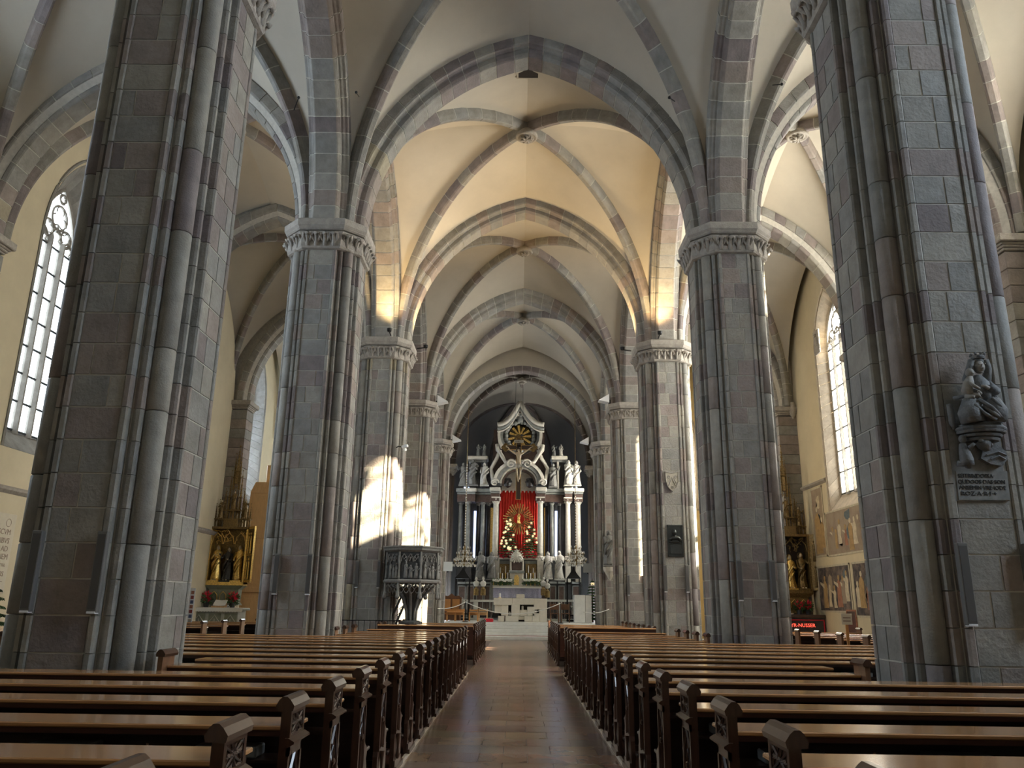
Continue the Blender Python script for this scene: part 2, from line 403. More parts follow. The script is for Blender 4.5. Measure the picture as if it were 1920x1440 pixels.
def Rof(a, h): return (a*a+h*h)/(2*a)
HT = 4.9
wall_side = {-1: 'left', 1: 'right'}
# nave transverse arches (at pier lines 1..4)
aN = PX-PB-.04; RN = Rof(aN, HT)
nm = {1:'nearest', 2:'second', 3:'third', 4:'fourth'}
for n in (1, 2, 3, 4):
    t = thing('transverse_arch', {1:'broad pointed stone arch across the nave over the nearest piers, above the picture',2:'broad pointed stone arch across the nave with a dark hatch just behind its apex',3:'pointed stone arch across the nave carried by the sunlit pulpit pier',4:'pointed stone arch across the nave nearest the chancel'}[n], 'arch', (AX, PY(n), H), group='transverse arches of the nave')
    rg = random.Random(50+n)
    for rz in (0, pi): half_arch(t, RN, aN, PROF_T, 'T', 16, rz, rg, split=n > 1)
# arcade arches
aA = S/2-PB-.04; RA = Rof(aA, 4.85)
for n in (0, 1, 2, 3, 4):
    for s in (-1, 1):
        t = thing('arcade_arch', 'pointed stone arcade arch on the %s between the %s and %s piers' % (wall_side[s], ORD[n-1] if n else 'unseen', ORD[n]), 'arch', (AX+s*PX, PY(n)+S/2, H), rz=pi/2, group='arcade arches')
        rg = random.Random(70+n*3+s)
        for rz in (0, pi): half_arch(t, RA, aA, PROF_T, 'T', 15, rz, rg, split=n > 0)
# aisle transverse arches
def aisle(s, n=4):
    x0 = AX+s*(PX+PB+.04); x1 = (LW+(1.3 if n > 2 else .5)) if s < 0 else (RW-.80); return (x0+x1)/2, abs(x1-x0)/2
for n in (1, 2, 3, 4):
    for s in (-1, 1):
        xc, a = aisle(s, n); R = Rof(a, 4.55)
        t = thing('aisle_arch', 'pointed stone arch across the %s aisle from the %s pier to the side wall' % (wall_side[s], ORD[n-1]), 'arch', (xc, PY(n), H), group='transverse arches of the aisles')
        rg = random.Random(90+n*3+s)
        for rz in (0, pi): half_arch(t, R, a, PROF_T, 'T', 14, rz, rg, split=n > 1, deep=True)

# ------------------------------------------------------------------ vaults
def bay(xc, hx, yc, hy, hb, hax, hay, webmb):
    """web of a four part vault. hx,hy half sizes; hax apex rise of arches on y=+-hy, hay on x=+-hx, hb boss rise"""
    n = 14; Rx = Rof(hx, hax); Ry = Rof(hy, hay); Ld = hypot(hx, hy); Rd = Rof(Ld, hb)
    def curve(R, a, t):   # t 0..1 -> (horizontal dist from springing, z)
        p = arch_pt(R, a, R, t, 0); return (p[0]+a, p[2])
    for sx in (-1, 1):
        for sy in (-1, 1):
            c = (xc+sx*hx, yc+sy*hy)
            for kind in (0, 1):
                rows = []
                for i in range(n+1):
                    t = i/n
                    d, z = curve(Rd, Ld, t); D = Vector((c[0]-sx*hx*d/Ld, c[1]-sy*hy*d/Ld, H+z))
                    if kind == 0: d, z = curve(Rx, hx, t); A = Vector((c[0]-sx*d, c[1], H+z))
                    else: d, z = curve(Ry, hy, t); A = Vector((c[0], c[1]-sy*d, H+z))
                    m_ = 8; row = []
                    for j in range(m_+1):
                        f = j/m_; P = A.lerp(D, f); P.z += .22*sin(pi*f)*t*1.0*(A-D).length/4.5
                        row.append(P)
                    rows.append(row)
                vs = [p for r in rows for p in r]; m1 = 9
                webmb.add(vs, [(i*m1+j, i*m1+j+1, (i+1)*m1+j+1, (i+1)*m1+j) for i in range(n) for j in range(8)])
BOSS = None
b = MB(); b.lathe([(.08,.35),(.16,.30),(.30,.18),(.33,.10),(.33,.03),(.29,0),(.25,.03),(.22,.03),(.0,.02)], 20); me_boss = b.mesh('boss', M_carve, True)
b = MB()
for i in range(7): a = 2*pi*i/7; b.tube([(0,0,0),(.07*cos(a),.07*sin(a),-.04),(.15*cos(a+.4),.15*sin(a+.4),-.05),(.2*cos(a),.2*sin(a),0)], [.03,.035,.04,.02], 6)
b.ball((0,0,-.02), .07); me_bossc = b.mesh('carved_rosette', M_carve, True)
def ribs(xc, hx, yc, hy, hb, label, rg, dark=1):
    t = thing('vault_ribs', label, 'vault rib', (xc, yc, H), group='diagonal ribs of the vaults')
    Ld = hypot(hx, hy)-.0; Rd = Rof(Ld, hb); Rr = Rd-.30; a = Ld-.30
    # soffit arc .3 inside the web
    h = sqrt(max(.01, Rr*Rr-(Rd-Ld)**2)); R2 = Rof(a, h)
    ang = math.atan2(hy, hx)
    for sx in (0, 1):
        for sg in (-1, 1):
            half_arch(t, R2, a, PROF_R, 'R', 15, (pi if sx else 0)+sg*ang*(1), rg)
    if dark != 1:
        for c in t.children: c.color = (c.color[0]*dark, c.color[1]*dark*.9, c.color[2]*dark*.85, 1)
    bo = put('boss', me_boss, t, (0,0,h-.16)); put('carved_rosette', me_bossc, bo, (0,0,-.01))
    return t
web = MB()
HYw = S/2-.36; HXw = PX-.36
for n in (-1, 0, 1, 2, 3, 4):
    yc = PY(n)+S/2
    bay(AX, HXw, yc, HYw, 5.85, 5.36, 5.3, web)
    if n >= 1: ribs(AX, HXw, yc, HYw, 5.85, 'diagonal ribs and round boss of the nave vault %s' % ['', 'nearest the camera', 'above the sunlit pulpit pier', 'beyond the pulpit pier', 'in front of the chancel arch'][n], random.Random(130+n))
    for s in (-1, 1):
        x0 = AX+s*(PX+.36); x1 = (LW+.25) if s < 0 else (RW-.25)
        bay((x0+x1)/2, abs(x1-x0)/2, yc, HYw, 5.95, 5.1, 5.3, web)
        if n >= 1: ribs((x0+x1)/2, abs(x1-x0)/2, yc, HYw, 5.95, 'diagonal ribs and boss of the %s aisle vault, %s bay' % (wall_side[s], ORD[n-1]), random.Random(160+n*2+s))
ceil = struct('ceiling', web, M_web, True)
b = MB(); b.box(-14.2, 13.2, -8, 62, 17.6, 17.9); struct('trim_5', b, M_core)  # unseen roof slab added to keep sky light out above the vaults
# hatch in the web behind the second arch
p = at(991, 113, 18.2)
t = thing('vault_hatch', 'small dark square hatch in the vault behind the arch apex', 'hatch', (p.x, p.y, 15.66))
MB().box(-.27,.27,-.02,.55,-.02,.12).build('opening', M_void, t)
b = MB(); b.box(-.31,.31,-.06,-.02,-.03,.12); b.box(-.31,.31,.55,.59,-.03,.12); b.box(-.31,-.27,-.02,.55,-.03,.12); b.box(.27,.31,-.02,.55,-.03,.12); b.build('frame', M_web, t)

# ------------------------------------------------------------------ side walls with traceried windows
def otop(d, w_, zs, h): R = Rof(w_, h); return zs+sqrt(max(0, R*R-(abs(d)+R-w_)**2))
def outline(w_, z0, zs, h, n=12):
    pts = [(-w_, z0), (w_, z0), (w_, zs)]
    R = Rof(w_, h); tm = acos((R-w_)/R)
    for i in range(1, n+1): t = tm*i/n; pts.append(((w_-R)+R*cos(t), zs+R*sin(t)))
    for i in range(n-1, -1, -1): t = tm*i/n; pts.append((-(w_-R)-R*cos(t), zs+R*sin(t)))
    return pts
def wall_with_openings(y0, y1, ztop, wins, P):
    "P(u, d, z) maps along, outward depth, height to world"
    b = MB(); br = [y0, y1]
    for (yc, w_, z0, zs, h) in wins: br += [yc-w_+2*w_*i/20 for i in range(21)]
    br = sorted(set(round(v, 4) for v in br))
    for a, c in zip(br, br[1:]):
        win = next((q for q in wins if q[0]-q[1] < (a+c)/2 < q[0]+q[1]), None)
        for d in (0, .9):
            if win:
                yc, w_, z0, zs, h = win
                b.add([P(a,d,0), P(c,d,0), P(c,d,z0), P(a,d,z0)], [(0,1,2,3)])
                b.add([P(a,d,otop(a-yc,w_,zs,h)), P(c,d,otop(c-yc,w_,zs,h)), P(c,d,ztop), P(a,d,ztop)], [(0,1,2,3)])
            else: b.add([P(a,d,0), P(c,d,0), P(c,d,ztop), P(a,d,ztop)], [(0,1,2,3)])
    return b
def window(idx, P, yc, w_, z0, zs, h, depth, pane, lights=3, full=True, jamb=None, splay=.42):
    """splayed reveal, sill, mullions, tracery, bars, panes"""
    wi = w_-splay; hi = h*wi/w_; zi = z0+.62
    root = bpy.data.objects.new('window_%d' % idx, None); COL.objects.link(root); root['kind'] = 'structure'
    o1 = outline(w_, z0, zs, h); o2 = outline(wi, zi, zs, hi)
    n = len(o1)
    # jamb stones: one per course both sides, plus arch and sill
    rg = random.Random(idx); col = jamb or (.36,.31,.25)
    def quadstrip(name, i0, i1, sub=1):
        for k in range(sub):
            f0, f1 = k/sub, (k+1)/sub; g = .006 if sub > 1 else 0
            A = [Vector((*o1[i0], 0)).lerp(Vector((*o1[i1], 0)), f) for f in (f0+g/3, f1-g/3)]
            B = [Vector((*o2[i0], 0)).lerp(Vector((*o2[i1], 0)), f) for f in (f0+g/3, f1-g/3)]
            b = MB(); q = []
            for e in (0, .06):
                q += [P(yc+A[0].x, e*0-.012+e, A[0].y), P(yc+A[1].x, e*0-.012+e, A[1].y), P(yc+B[1].x, depth+e, B[1].y), P(yc+B[0].x, depth+e, B[0].y)]
            b.add(q, [(0,1,2,3),(4,7,6,5),(0,4,5,1),(1,5,6,2),(2,6,7,3),(3,7,4,0)])
            kk = rg.uniform(.88, 1.12)
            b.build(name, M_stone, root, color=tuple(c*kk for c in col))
    quadstrip('sill', 0, 1)
    quadstrip('jamb_stone', 1, 2, 14)
    for i in range(2, n-1, 2): 
        quadstrip('jamb_stone', i, min(i+1, n-1)); 
        if i+1 < n-1: quadstrip('jamb_stone', i+1, i+2)
    quadstrip('jamb_stone', n-1, 0, 14)
    # outer label moulding
    b = MB(); oo = outline(w_+.07, z0, zs, h*(w_+.07)/w_)
    b.tube([P(yc+x, -.01, z) for x, z in oo[1:]+[oo[0]]], .05, 5); b.build('label_moulding', M_stone, root, color=col)
    # mullions and tracery
    D = depth-.04; W = 2*wi/lights
    for i in range(1, lights):
        x = -wi+W*i; b = MB(); q = [(-.085,-.03),(-.03,-.13),(.03,-.13),(.085,-.03),(.085,.05),(-.085,.05)]
        b.rings([[P(yc+x+u, D+v, z) for u, v in q] for z in (zi-.1, zs+.25)]); b.build('mullion', M_stone, root, color=(.30,.28,.25))
    b = MB(); b.tube([P(yc+x*.985, D, z) for x, z in o2[2:]], .06, 6)
    b.tube([P(yc-wi+.03, D, zi), P(yc-wi+.03, D, zs)], .05, 6); b.tube([P(yc+wi-.03, D, zi), P(yc+wi-.03, D, zs)], .05, 6)
    b.build('tracery_frame', M_stone, root, color=(.30,.28,.25))
    for i in range(lights):
        xc = -wi+W*(i+.5); zz = zs+(.15 if lights % 2 and i == lights//2 else -.05)
        b = MB(); ol = outline(W/2-.02, zz-.02, zz, W*.75, 6)[2:]
        b.tube([P(yc+xc+x, D, z) for x, z in ol], .045, 5)
        for k in (-1, 1): b.tube([P(yc+xc+k*(W/2-.04), D, zz+.05), P(yc+xc+k*W*.2, D, zz+.12), P(yc+xc+k*W*.34, D, zz+.3), P(yc+xc+k*.02, D, zz+.34), P(yc+xc, D, zz+.6)], .03, 5)
        b.build('light_head', M_stone, root, color=(.30,.28,.25))
    # rings with cusped foils in the head
    def ring(cx, cz, r, foils, ph):
        b = MB(); b.tube([P(yc+cx+r*cos(2*pi*k/16), D, cz+r*sin(2*pi*k/16)) for k in range(16)], .045, 5, True)
        for k in range(foils):
            a = 2*pi*k/foils+ph; rr = r*.46; c = (cx+r*.52*cos(a), cz+r*.52*sin(a))
            b.tube([P(yc+c[0]+rr*cos(a+q), D, c[1]+rr*sin(a+q)) for q in [(-1.15+2.3*j/6)*1.6 for j in range(7)]], .026, 5)
        b.build('tracery_ring', M_stone, root, color=(.30,.28,.25))
    r0 = wi*.40; top = zs+hi
    ring(0, top-hi*.50-.0, r0, 3, pi/2)
    ring(-wi*.50, zs+hi*.24, wi*.27, 3, 0); ring(wi*.50, zs+hi*.24, wi*.27, 3, pi)
    ring(0, top-hi*.17, wi*.15, 3, pi/2)
    # panes: each light between saddle bars is its own pane
    nb = 7; zs_ = [zi+(zs-.02-zi)*k/nb for k in range(nb+1)]
    for i in range(lights):
        x0 = -wi+W*i; x1 = x0+W
        for k in range(nb):
            b = MB(); b.add([P(yc+x0,D+.03,zs_[k]),P(yc+x1,D+.03,zs_[k]),P(yc+x1,D+.03,zs_[k+1]),P(yc+x0,D+.03,zs_[k+1])], [(0,1,2,3)])
            b.build('pane', pane, root)
    b = MB(); b.add([P(yc+x, D+.03, z) for x, z in [(wi, zs-.02)]+o2[2:]+[(-wi, zs-.02)]], [tuple(range(len(o2)))]); b.build('head_glass', pane, root)
    for k in range(0, nb+1):
        b = MB(); b.tube([P(yc-wi, D-.01, zs_[k]), P(yc+wi, D-.01, zs_[k])], .034, 5); b.build('saddle_bar', M_lead, root)
    if full:
        b = MB()
        for i in range(lights):
            for u in (.33, .66): b.tube([P(yc-wi+W*(i+u), D+.02, zi), P(yc-wi+W*(i+u), D+.02, zs)], .006, 4)
        b.build('lead_line', M_lead, root)
    return root
PLw = lambda u, d, z: (LW-d, u, z)
PRw = lambda u, d, z: (RW+d, u, z)
winL = [(4.9,1.35,5.2,11.0,2.6), (13.0,1.35,5.2,11.0,2.6), (21.15,1.35,5.35,11.5,2.75), (38.3,1.3,6.0,11.2,2.5)]
winR = [(4.9,1.4,5.2,11.2,2.6), (13.9,1.9,9.9,11.0,2.9), (22.2,2.0,5.2,11.2,2.6), (29.3,1.35,5.25,11.6,2.2), (38.0,1.3,5.4,11.2,2.5)]  # first three unseen: second raised and third widened to aim sun at left piers
struct('wall_left', wall_with_openings(-7.5, 44.4, 17.6, winL, PLw), M_wall)
struct('wall_right', wall_with_openings(-7.5, 44.4, 17.6, winR, PRw), M_wall)
for i, q in enumerate(winL): window(i+1, PLw, *q, .55, {0: M_paneD, 2: M_paneV}.get(i, M_paneE), jamb=(.27,.26,.24))  # pane in full view toned down; brighter cool ones carry its light
for i, q in enumerate(winR): window(i+20, PRw, *q, .42, {0: M_paneE, 3: M_paneW}.get(i, M_paneR), jamb=(.44,.37,.28), splay=.28)  # near-bay pane blocks the sun and glows cool to light the front piers
ymid = PY(3)+S/2
b = MB(); b.prism([(ymid+x, z) for x, z in outline(3.78, 0, 10.1, 5.15, 12)], LW-.2, -12.58, 'x'); struct('wall_left_bay', b, M_wall)
# unseen rear wall; its tall window is added for light from behind
PBk = lambda u, d, z: (u, -7.5-d, z)
struct('wall_back', wall_with_openings(-14.0, 12.9, 17.6, [(AX,1.5,7,12,2.8)], PBk), M_wall)
window(10, PBk, AX, 1.5, 7, 12, 2.8, .5, M_paneD, full=False)
# east walls of the aisles, and the wall over the chancel arch
PEw = lambda u, d, z: (u, 44.2+d, z)
struct('wall_front_left', wall_with_openings(-14.0, -4.6, 17.6, [(-8.6,1.1,6.5,11,2.1)], PEw), M_wall)
window(11, PEw, -8.6, 1.1, 6.5, 11, 2.1, .5, M_paneL, lights=2, full=False)
struct('wall_front_right', wall_with_openings(4.8, 12.9, 17.6, [(8.9,1.05,6.8,11,2.1)], PEw), M_wally)
window(12, PEw, 8.9, 1.05, 6.8, 11, 2.1, .5, M_paneR, lights=2, full=False)
aC = 3.86; hC = 4.05
PC = lambda u, d, z: (u, PY(5)-.1+d, z)
b = MB(); N = 24
for d in (0, .9):
    for i in range(N):
        u0 = -aC-.35+(2*aC+.7)*i/N; u1 = -aC-.35+(2*aC+.7)*(i+1)/N
        f = lambda u: otop(u, aC+.35, H, hC+.3) if abs(u) < aC+.35 else H
        b.add([PC(AX+u0,d,f(u0)),PC(AX+u1,d,f(u1)),PC(AX+u1,d,17.6),PC(AX+u0,d,17.6)], [(0,1,2,3)])
    for s in (-1, 1):
        b.add([PC(AX+s*(aC+.35),d,H),PC(AX+s*4.9,d,H),PC(AX+s*4.9,d,17.6),PC(AX+s*(aC+.35),d,17.6)], [(0,1,2,3)])
struct('wall_chancel', b, M_web)
t = thing('chancel_arch', 'flat pointed stone arch framing the high altar at the end of the nave', 'arch', (AX, PY(5)+.25, H))
RC = Rof(aC, hC)
for rz in (0, pi): half_arch(t, RC, aC, PROF_C, 'C', 15, rz, random.Random(200))
for s in (-1, 1):
    xs = [AX+s*4.6, (LW if s < 0 else RW)]
    b = MB(); b.box(AX+s*4.45, AX+s*4.75, PY(5)+.5, 44.4, 0, 17.6); struct('trim_%d' % (6 if s < 0 else 7), b, M_web)
# string courses and wall pilasters
for s, z in ((-1, 4.3), (1, 6.5)):
    X0 = LW if s < 0 else RW; b = MB()
    segs = [(-7, 26.0)] if s < 0 else [(-7, 27.3), (30.8, 44)]
    for a_, c_ in segs: b.prism([(X0+s*.05, z-.1),(X0-s*.02, z-.1),(X0-s*.10, z-.02),(X0-s*.10, z+.04),(X0+s*.05, z+.12)], a_, c_, 'y')
    if s < 0: b.prism([(X0+.67,z-.1),(X0+.72,z-.02),(X0+.72,z+.04),(X0+.6,z+.12),(X0+.6,z-.1)], 26.1, 33.4, 'y')
    struct('trim_%d' % (8 if s < 0 else 9), b, M_carve)
b = MB().box(-.42,.42,0,1.3,.006,.414, c=.012); me_pil = b.mesh('stone', M_stone)
b = MB().rings([[(x*q, y*r_, z) for x, y in [(-.42,0),(-.30,-.0),(.30,-.0),(.42,0),(.42,.8),(-.42,.8)]] for q, r_, z in [(1,1,0)]] + [], False) if False else MB()
for g, z0, z1 in ((.02,0,.06),(.06,.06,.12),(.10,.12,.17),(.17,.17,.36)): b.box(-.42-g,.42+g,-g,1.3,z0,z1,c=.02)
me_pcap = b.mesh('capital', M_carve)
for n in (1, 2, 3, 4):
    for s in (-1, 1):
        pass
        X0 = LW if s < 0 else RW
        pj = (.5 if n < 3 else 1.3) if s < 0 else .8
        t = thing('wall_pilaster', 'tall %s stone wall pilaster with moulded cap on the %s wall, %s from the chancel' % ('greyish' if s < 0 else 'warm', wall_side[s], ORD[4-n]), 'pilaster', (X0-s*pj, PY(n), 0), rz=(pi/2 if s < 0 else -pi/2), group='wall pilasters')
        # local +y must point into the wall
        rg = random.Random(300+n*2+s)
        for k in range(23): put('stone', me_pil, t, (0,0,k*.42), color=stonecol(rg))
        put('capital', me_pcap, t, (0,0,9.70), color=(.3,.26,.23))
        for q in (-1, 1):
            b = MB(); b.lathe([(.0,-.45),(.05,-.40),(.12,-.2),(.15,.0),(.13,.05),(.11,.30)], 8); b.build('corbel', M_carve, t, (q*.52,pj-.18,9.95))

# ------------------------------------------------------------------ chancel
CX = 4.55
def PCl(u, d, z): return (AX-CX-d, u, z)
def PCr(u, d, z): return (AX+CX+d, u, z)
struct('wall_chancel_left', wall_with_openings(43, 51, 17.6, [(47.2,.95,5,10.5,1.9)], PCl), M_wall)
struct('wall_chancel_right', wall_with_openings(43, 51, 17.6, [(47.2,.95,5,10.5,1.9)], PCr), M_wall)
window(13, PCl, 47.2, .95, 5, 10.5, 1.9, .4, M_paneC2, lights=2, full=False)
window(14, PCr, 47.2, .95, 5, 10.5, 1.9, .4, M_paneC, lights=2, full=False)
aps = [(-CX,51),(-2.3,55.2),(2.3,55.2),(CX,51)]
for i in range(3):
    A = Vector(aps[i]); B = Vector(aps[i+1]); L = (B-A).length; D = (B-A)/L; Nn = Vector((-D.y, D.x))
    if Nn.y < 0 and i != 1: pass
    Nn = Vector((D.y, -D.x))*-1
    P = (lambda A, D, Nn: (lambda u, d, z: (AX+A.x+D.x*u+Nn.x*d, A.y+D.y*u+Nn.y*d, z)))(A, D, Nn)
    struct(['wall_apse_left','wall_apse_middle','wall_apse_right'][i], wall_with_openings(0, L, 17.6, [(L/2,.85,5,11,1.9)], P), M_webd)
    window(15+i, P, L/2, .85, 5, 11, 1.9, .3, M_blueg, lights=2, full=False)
b = MB(); b.box(AX-5.6, AX+5.6, 43, 56.5, 17.5, 17.8)
cw = MB()
bay(AX, CX-.1, 46.6, 3.3, 5.1, 4.2, 4.0, cw)
bs = Vector((AX, 51.2, 14.9))
for i in range(3):
    A = Vector((AX+aps[i][0], aps[i][1]-(1.2 if i == 0 else 0), 10.1)); B = Vector((AX+aps[i+1][0], aps[i+1][1]-(1.2 if i == 2 else 0), 10.1)); rows = []
    for k in range(11):
        t_ = k/10; h_ = sin(t_*pi/2); r_ = cos(t_*pi/2)
        row = []
        for j in range(9):
            f = j/8; base = A.lerp(B, f); q = bs.lerp(Vector((base.x, base.y, bs.z)), r_)
            q.z = base.z+(bs.z-base.z)*h_ + .9*sin(pi*f)*(1-h_)*h_*2; row.append(q)
        rows.append(row)
    cw.add([p for r in rows for p in r], [(a_*9+j, a_*9+j+1, (a_+1)*9+j+1, (a_+1)*9+j) for a_ in range(10) for j in range(8)])
cw.add([(AX-CX,49.7,10),(AX+CX,49.7,10),(AX+CX,51.3,10),(AX-CX,51.3,10)], [])
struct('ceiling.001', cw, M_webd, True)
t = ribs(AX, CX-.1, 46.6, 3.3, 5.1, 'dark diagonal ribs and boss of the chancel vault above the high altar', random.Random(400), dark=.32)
t = thing('apse_ribs', 'dark ribs fanning down behind the altar gable in the apse vault', 'vault rib', (0,0,0))
for A in [(-CX,49.8),(-CX,51),(-2.3,55.2),(2.3,55.2),(CX,51),(CX,49.8)]:
    b = MB(); P0 = Vector((AX+A[0], A[1], 10.1)); path = []
    for k in range(11):
        th = k/10*pi/2; q = bs.lerp(Vector((P0.x, P0.y, bs.z)), cos(th)); q.z = P0.z+(bs.z-.25-P0.z)*sin(th); path.append(q)
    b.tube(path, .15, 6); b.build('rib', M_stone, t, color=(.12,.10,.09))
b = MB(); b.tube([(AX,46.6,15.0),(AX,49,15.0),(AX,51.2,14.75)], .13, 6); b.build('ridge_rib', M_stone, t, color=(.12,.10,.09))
put('boss', me_boss, t, (AX,51.2,14.5))
for x in (-2.3, 2.3, -CX+.1, CX-.1):
    y = 55.0 if abs(x) < 3 else 50.9
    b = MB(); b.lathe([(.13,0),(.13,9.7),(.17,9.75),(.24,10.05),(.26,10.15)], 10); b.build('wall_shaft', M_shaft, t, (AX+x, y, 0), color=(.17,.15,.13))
for s in (-1, 1):
    for k, y in enumerate((44.6, 49.6)):
        t = thing('chancel_shaft', 'bundled dark wall shafts with leafy cap on the %s chancel wall, %s' % (wall_side[s], ['nearer one','farther one'][k]), 'column', (AX+s*(CX-.1), y, 0), group='chancel wall shafts')
        for dx, r_ in ((-.26,.10),(0,.15),(.26,.10)):
            MB().lathe([(r_,0),(r_,9.5)], 10).build('shaft', M_shaft, t, (-s*(.12 if dx == 0 else 0), dx, 0), smooth=True, color=(.20,.165,.14))
        b = MB(); b.box(-.45,.45,-.5,.5,9.86,10.1,c=.03); b.lathe([(.26,9.4),(.28,9.5),(.45,9.86)], 8)
        for q in range(8): b.ball((.36*cos(q*pi/4),.38*sin(q*pi/4),9.72), .08, 6, 4)
        b.build('capital', M_carve, t)

# ------------------------------------------------------------------ sanctuary floor and steps
SY = 39.6; NS = 5; RZ = .155; TR = .36
for k in range(NS):
    b = MB(); y0 = SY+k*TR
    b.box(-3.6, 3.85, y0, y0+TR+.05 if k < NS-1 else 56, k*RZ-.02, (k+1)*RZ, c=.012)
    o = struct('trim_%d' % (10+k), b, M_marble)
    b = MB(); b.box(-3.6, 3.85, y0-.006, y0+.0, k*RZ+.015, k*RZ+.035) if k in (1,) else b.box(-3.6, 3.85, y0-.003, y0, k*RZ+.01, k*RZ+.018)
    b.build('step_line', M_redline if k == 1 else M_core, o)
PZ = NS*RZ

# ------------------------------------------------------------------ pews
_pc = {}
ENDP = [(-.01,0),(-.01,.30),(.0,.34),(.0,1.03),(.28,1.03),(.28,.90),(.262,.87),(.262,.74),(.30,.70),(.335,.655),(.315,.62),(.33,.58),(.30,.55),(.36,.50),(.42,.47),(.445,.43),(.42,.38),(.45,.33),(.45,0)]
def pew_meshes(s):
    if s in _pc: return _pc[s]
    d = {}
    X = lambda a: s*a
    d['panel'] = MB().prism(ENDP, X(.012), X(.052), 'x').mesh('end_panel', M_endw)
    b = MB(); hexp = [(X(-.012),1.02),(X(-.018),1.045),(X(.004),1.075),(X(.022),1.09),(X(.045),1.09),(X(.062),1.075),(X(.078),1.045),(X(.072),1.02)]
    b.rings([[(x, y, z) for x, z in hexp] for y in (-.022, .302)]); d['cap'] = b.mesh('end_capping', M_endw)
    # raised frame with quatrefoil field
    b = MB(); fx0, fx1 = X(.0), X(.013)
    for q in ((.0,.03,.885,1.03),(.25,.28,.885,1.03),(.03,.25,1.0,1.03),(.03,.25,.885,.90)): b.box(fx0, fx1, *q)
    d['frame'] = b.mesh('end_frame', M_endw)
    b = MB()
    for cy, cz in ((.085,.925),(.195,.925),(.085,.978),(.195,.978)):
        b.tube([(X(.008), cy+.048*cos(2*pi*k/8), cz+.03*sin(2*pi*k/8)) for k in range(8)], .008, 4, True)
    b.tube([(X(.006),.03,.90),(X(.006),.25,1.0)], .006, 4); b.tube([(X(.006),.03,1.0),(X(.006),.25,.90)], .006, 4)
    d['tracery'] = b.mesh('carved_tracery', M_endw)
    b = MB(); b.rings([[(X(-.03),y,.862),(X(-.03),y,.872),(X(.0),y,.888),(X(.02),y,.888),(X(.02),y,.845),(X(.0),y,.845)] for y in (-.02,.30)]); d['mould'] = b.mesh('end_moulding', M_endw)
    b = MB()
    for q in ((.0,.028,.34,.845),(.235,.262,.34,.845),(.0,.262,.80,.845)): b.box(fx0, fx1, *q)
    b.box(fx0, fx1, .0, .42, .0, .10); b.box(X(-.02), fx1, -.01, .46, .0, .045)
    for k in (-1, 1):
        b.tube([(X(.006), .131+k*.095, .36), (X(.006), .131+k*.095, .62), (X(.006), .131+k*.075, .70), (X(.006), .131, .80)], .010, 4)
        b.tube([(X(.008), .131+k*.05, .36), (X(.008), .131+k*.05, .60), (X(.008), .131, .68)], .006, 4)
    b.tube([(X(.006), .131, .36), (X(.006), .131, .66)], .006, 4)
    b.ball((X(.0),.131,.585), (.014,.03,.022), 6, 4); b.lathe([(.012,.10),(.018,.12),(.010,.2),(.018,.3),(.022,.33)], 6, Matrix.Translation((X(-.005),.131,0)))
    d['arch'] = b.mesh('lancet_carving', M_endw)
    # outer (plain) end
    d['plain'] = MB().prism(ENDP, 0, X(.05), 'x').mesh('outer_end', M_brown)
    _pc[s] = d; return d
_len = {}
def pew_long(s, L):
    k = (s, round(L,2))
    if k in _len: return _len[k]
    d = {}; x0, x1 = s*.05, s*(L-.05)
    d['book_shelf'] = MB().box(x0-s*.03, x1, .11, .45, .906, .93, c=.006).mesh('book_shelf', M_shelf)
    d['apron'] = MB().box(x0, x1, .125, .147, .876, .906).mesh('apron', M_red)
    d['backrest'] = MB().prism([(.43,.10),(.455,.10),(.455,.906),(.43,.906)], x0, x1, 'x').mesh('backrest', M_wood)
    d['seat'] = MB().box(x0, x1, .46, .80, .39, .42, c=.008).mesh('seat', M_wood)  # darkest wood puts the shade between rows into the seat
    d['kneeler'] = MB().box(x0, x1, -.12, .06, .17, .205, c=.01).mesh('kneeler', M_wood)
    b = MB(); b.box(x0, x1, .40, .43, .1, .2); b.box(x0, x1, .15, .36, .74, .755); d['under_rail'] = b.mesh('under_rail', M_wood)
    _len[k] = d; return d
me_box = MB().box(-.17,.17,.17,.33,.757,.815,c=.008).mesh('grey_box', M_grey)
me_hook = MB().tube([(0,.13,.83),(0,.11,.79),(.01,.10,.75),(0,.12,.73)], .008, 5).mesh('hook', M_brown)
def pew(s, x, y, L, label, group, z=.035, plain=False, boxes=True, rz=0, both=True):
    t = thing('pew', label, 'pew', (x, y, z), group=group)
    d = pew_meshes(s)
    if plain: put('end_panel', d['plain'], t); put('end_capping', d['cap'], t)
    else:
        p = put('end_panel', d['panel'], t); put('end_capping', d['cap'], t); put('end_moulding', d['mould'], t)
        put('end_frame', d['frame'], p); put('carved_tracery', d['tracery'], p); put('lancet_carving', d['arch'], p)
    if both: put('outer_end', pew_meshes(s)['plain'], t, (s*(L-.05), 0, 0)); put('end_capping', d['cap'], t, (s*(L-.06), 0, 0))
    for k, me in pew_long(s, L).items(): put(k, me, t)
    if boxes:
        rg = random.Random(int(y*100)+s)
        u = .35+rg.random()*.3
        while u < min(L-.4, 7):
            put('grey_box', me_box, t, (s*u, 0, 0))
            if rg.random() < .5: put('hook', me_hook, t, (s*(u+.4), 0, 0))
            u += .9
    return t
NR = 18
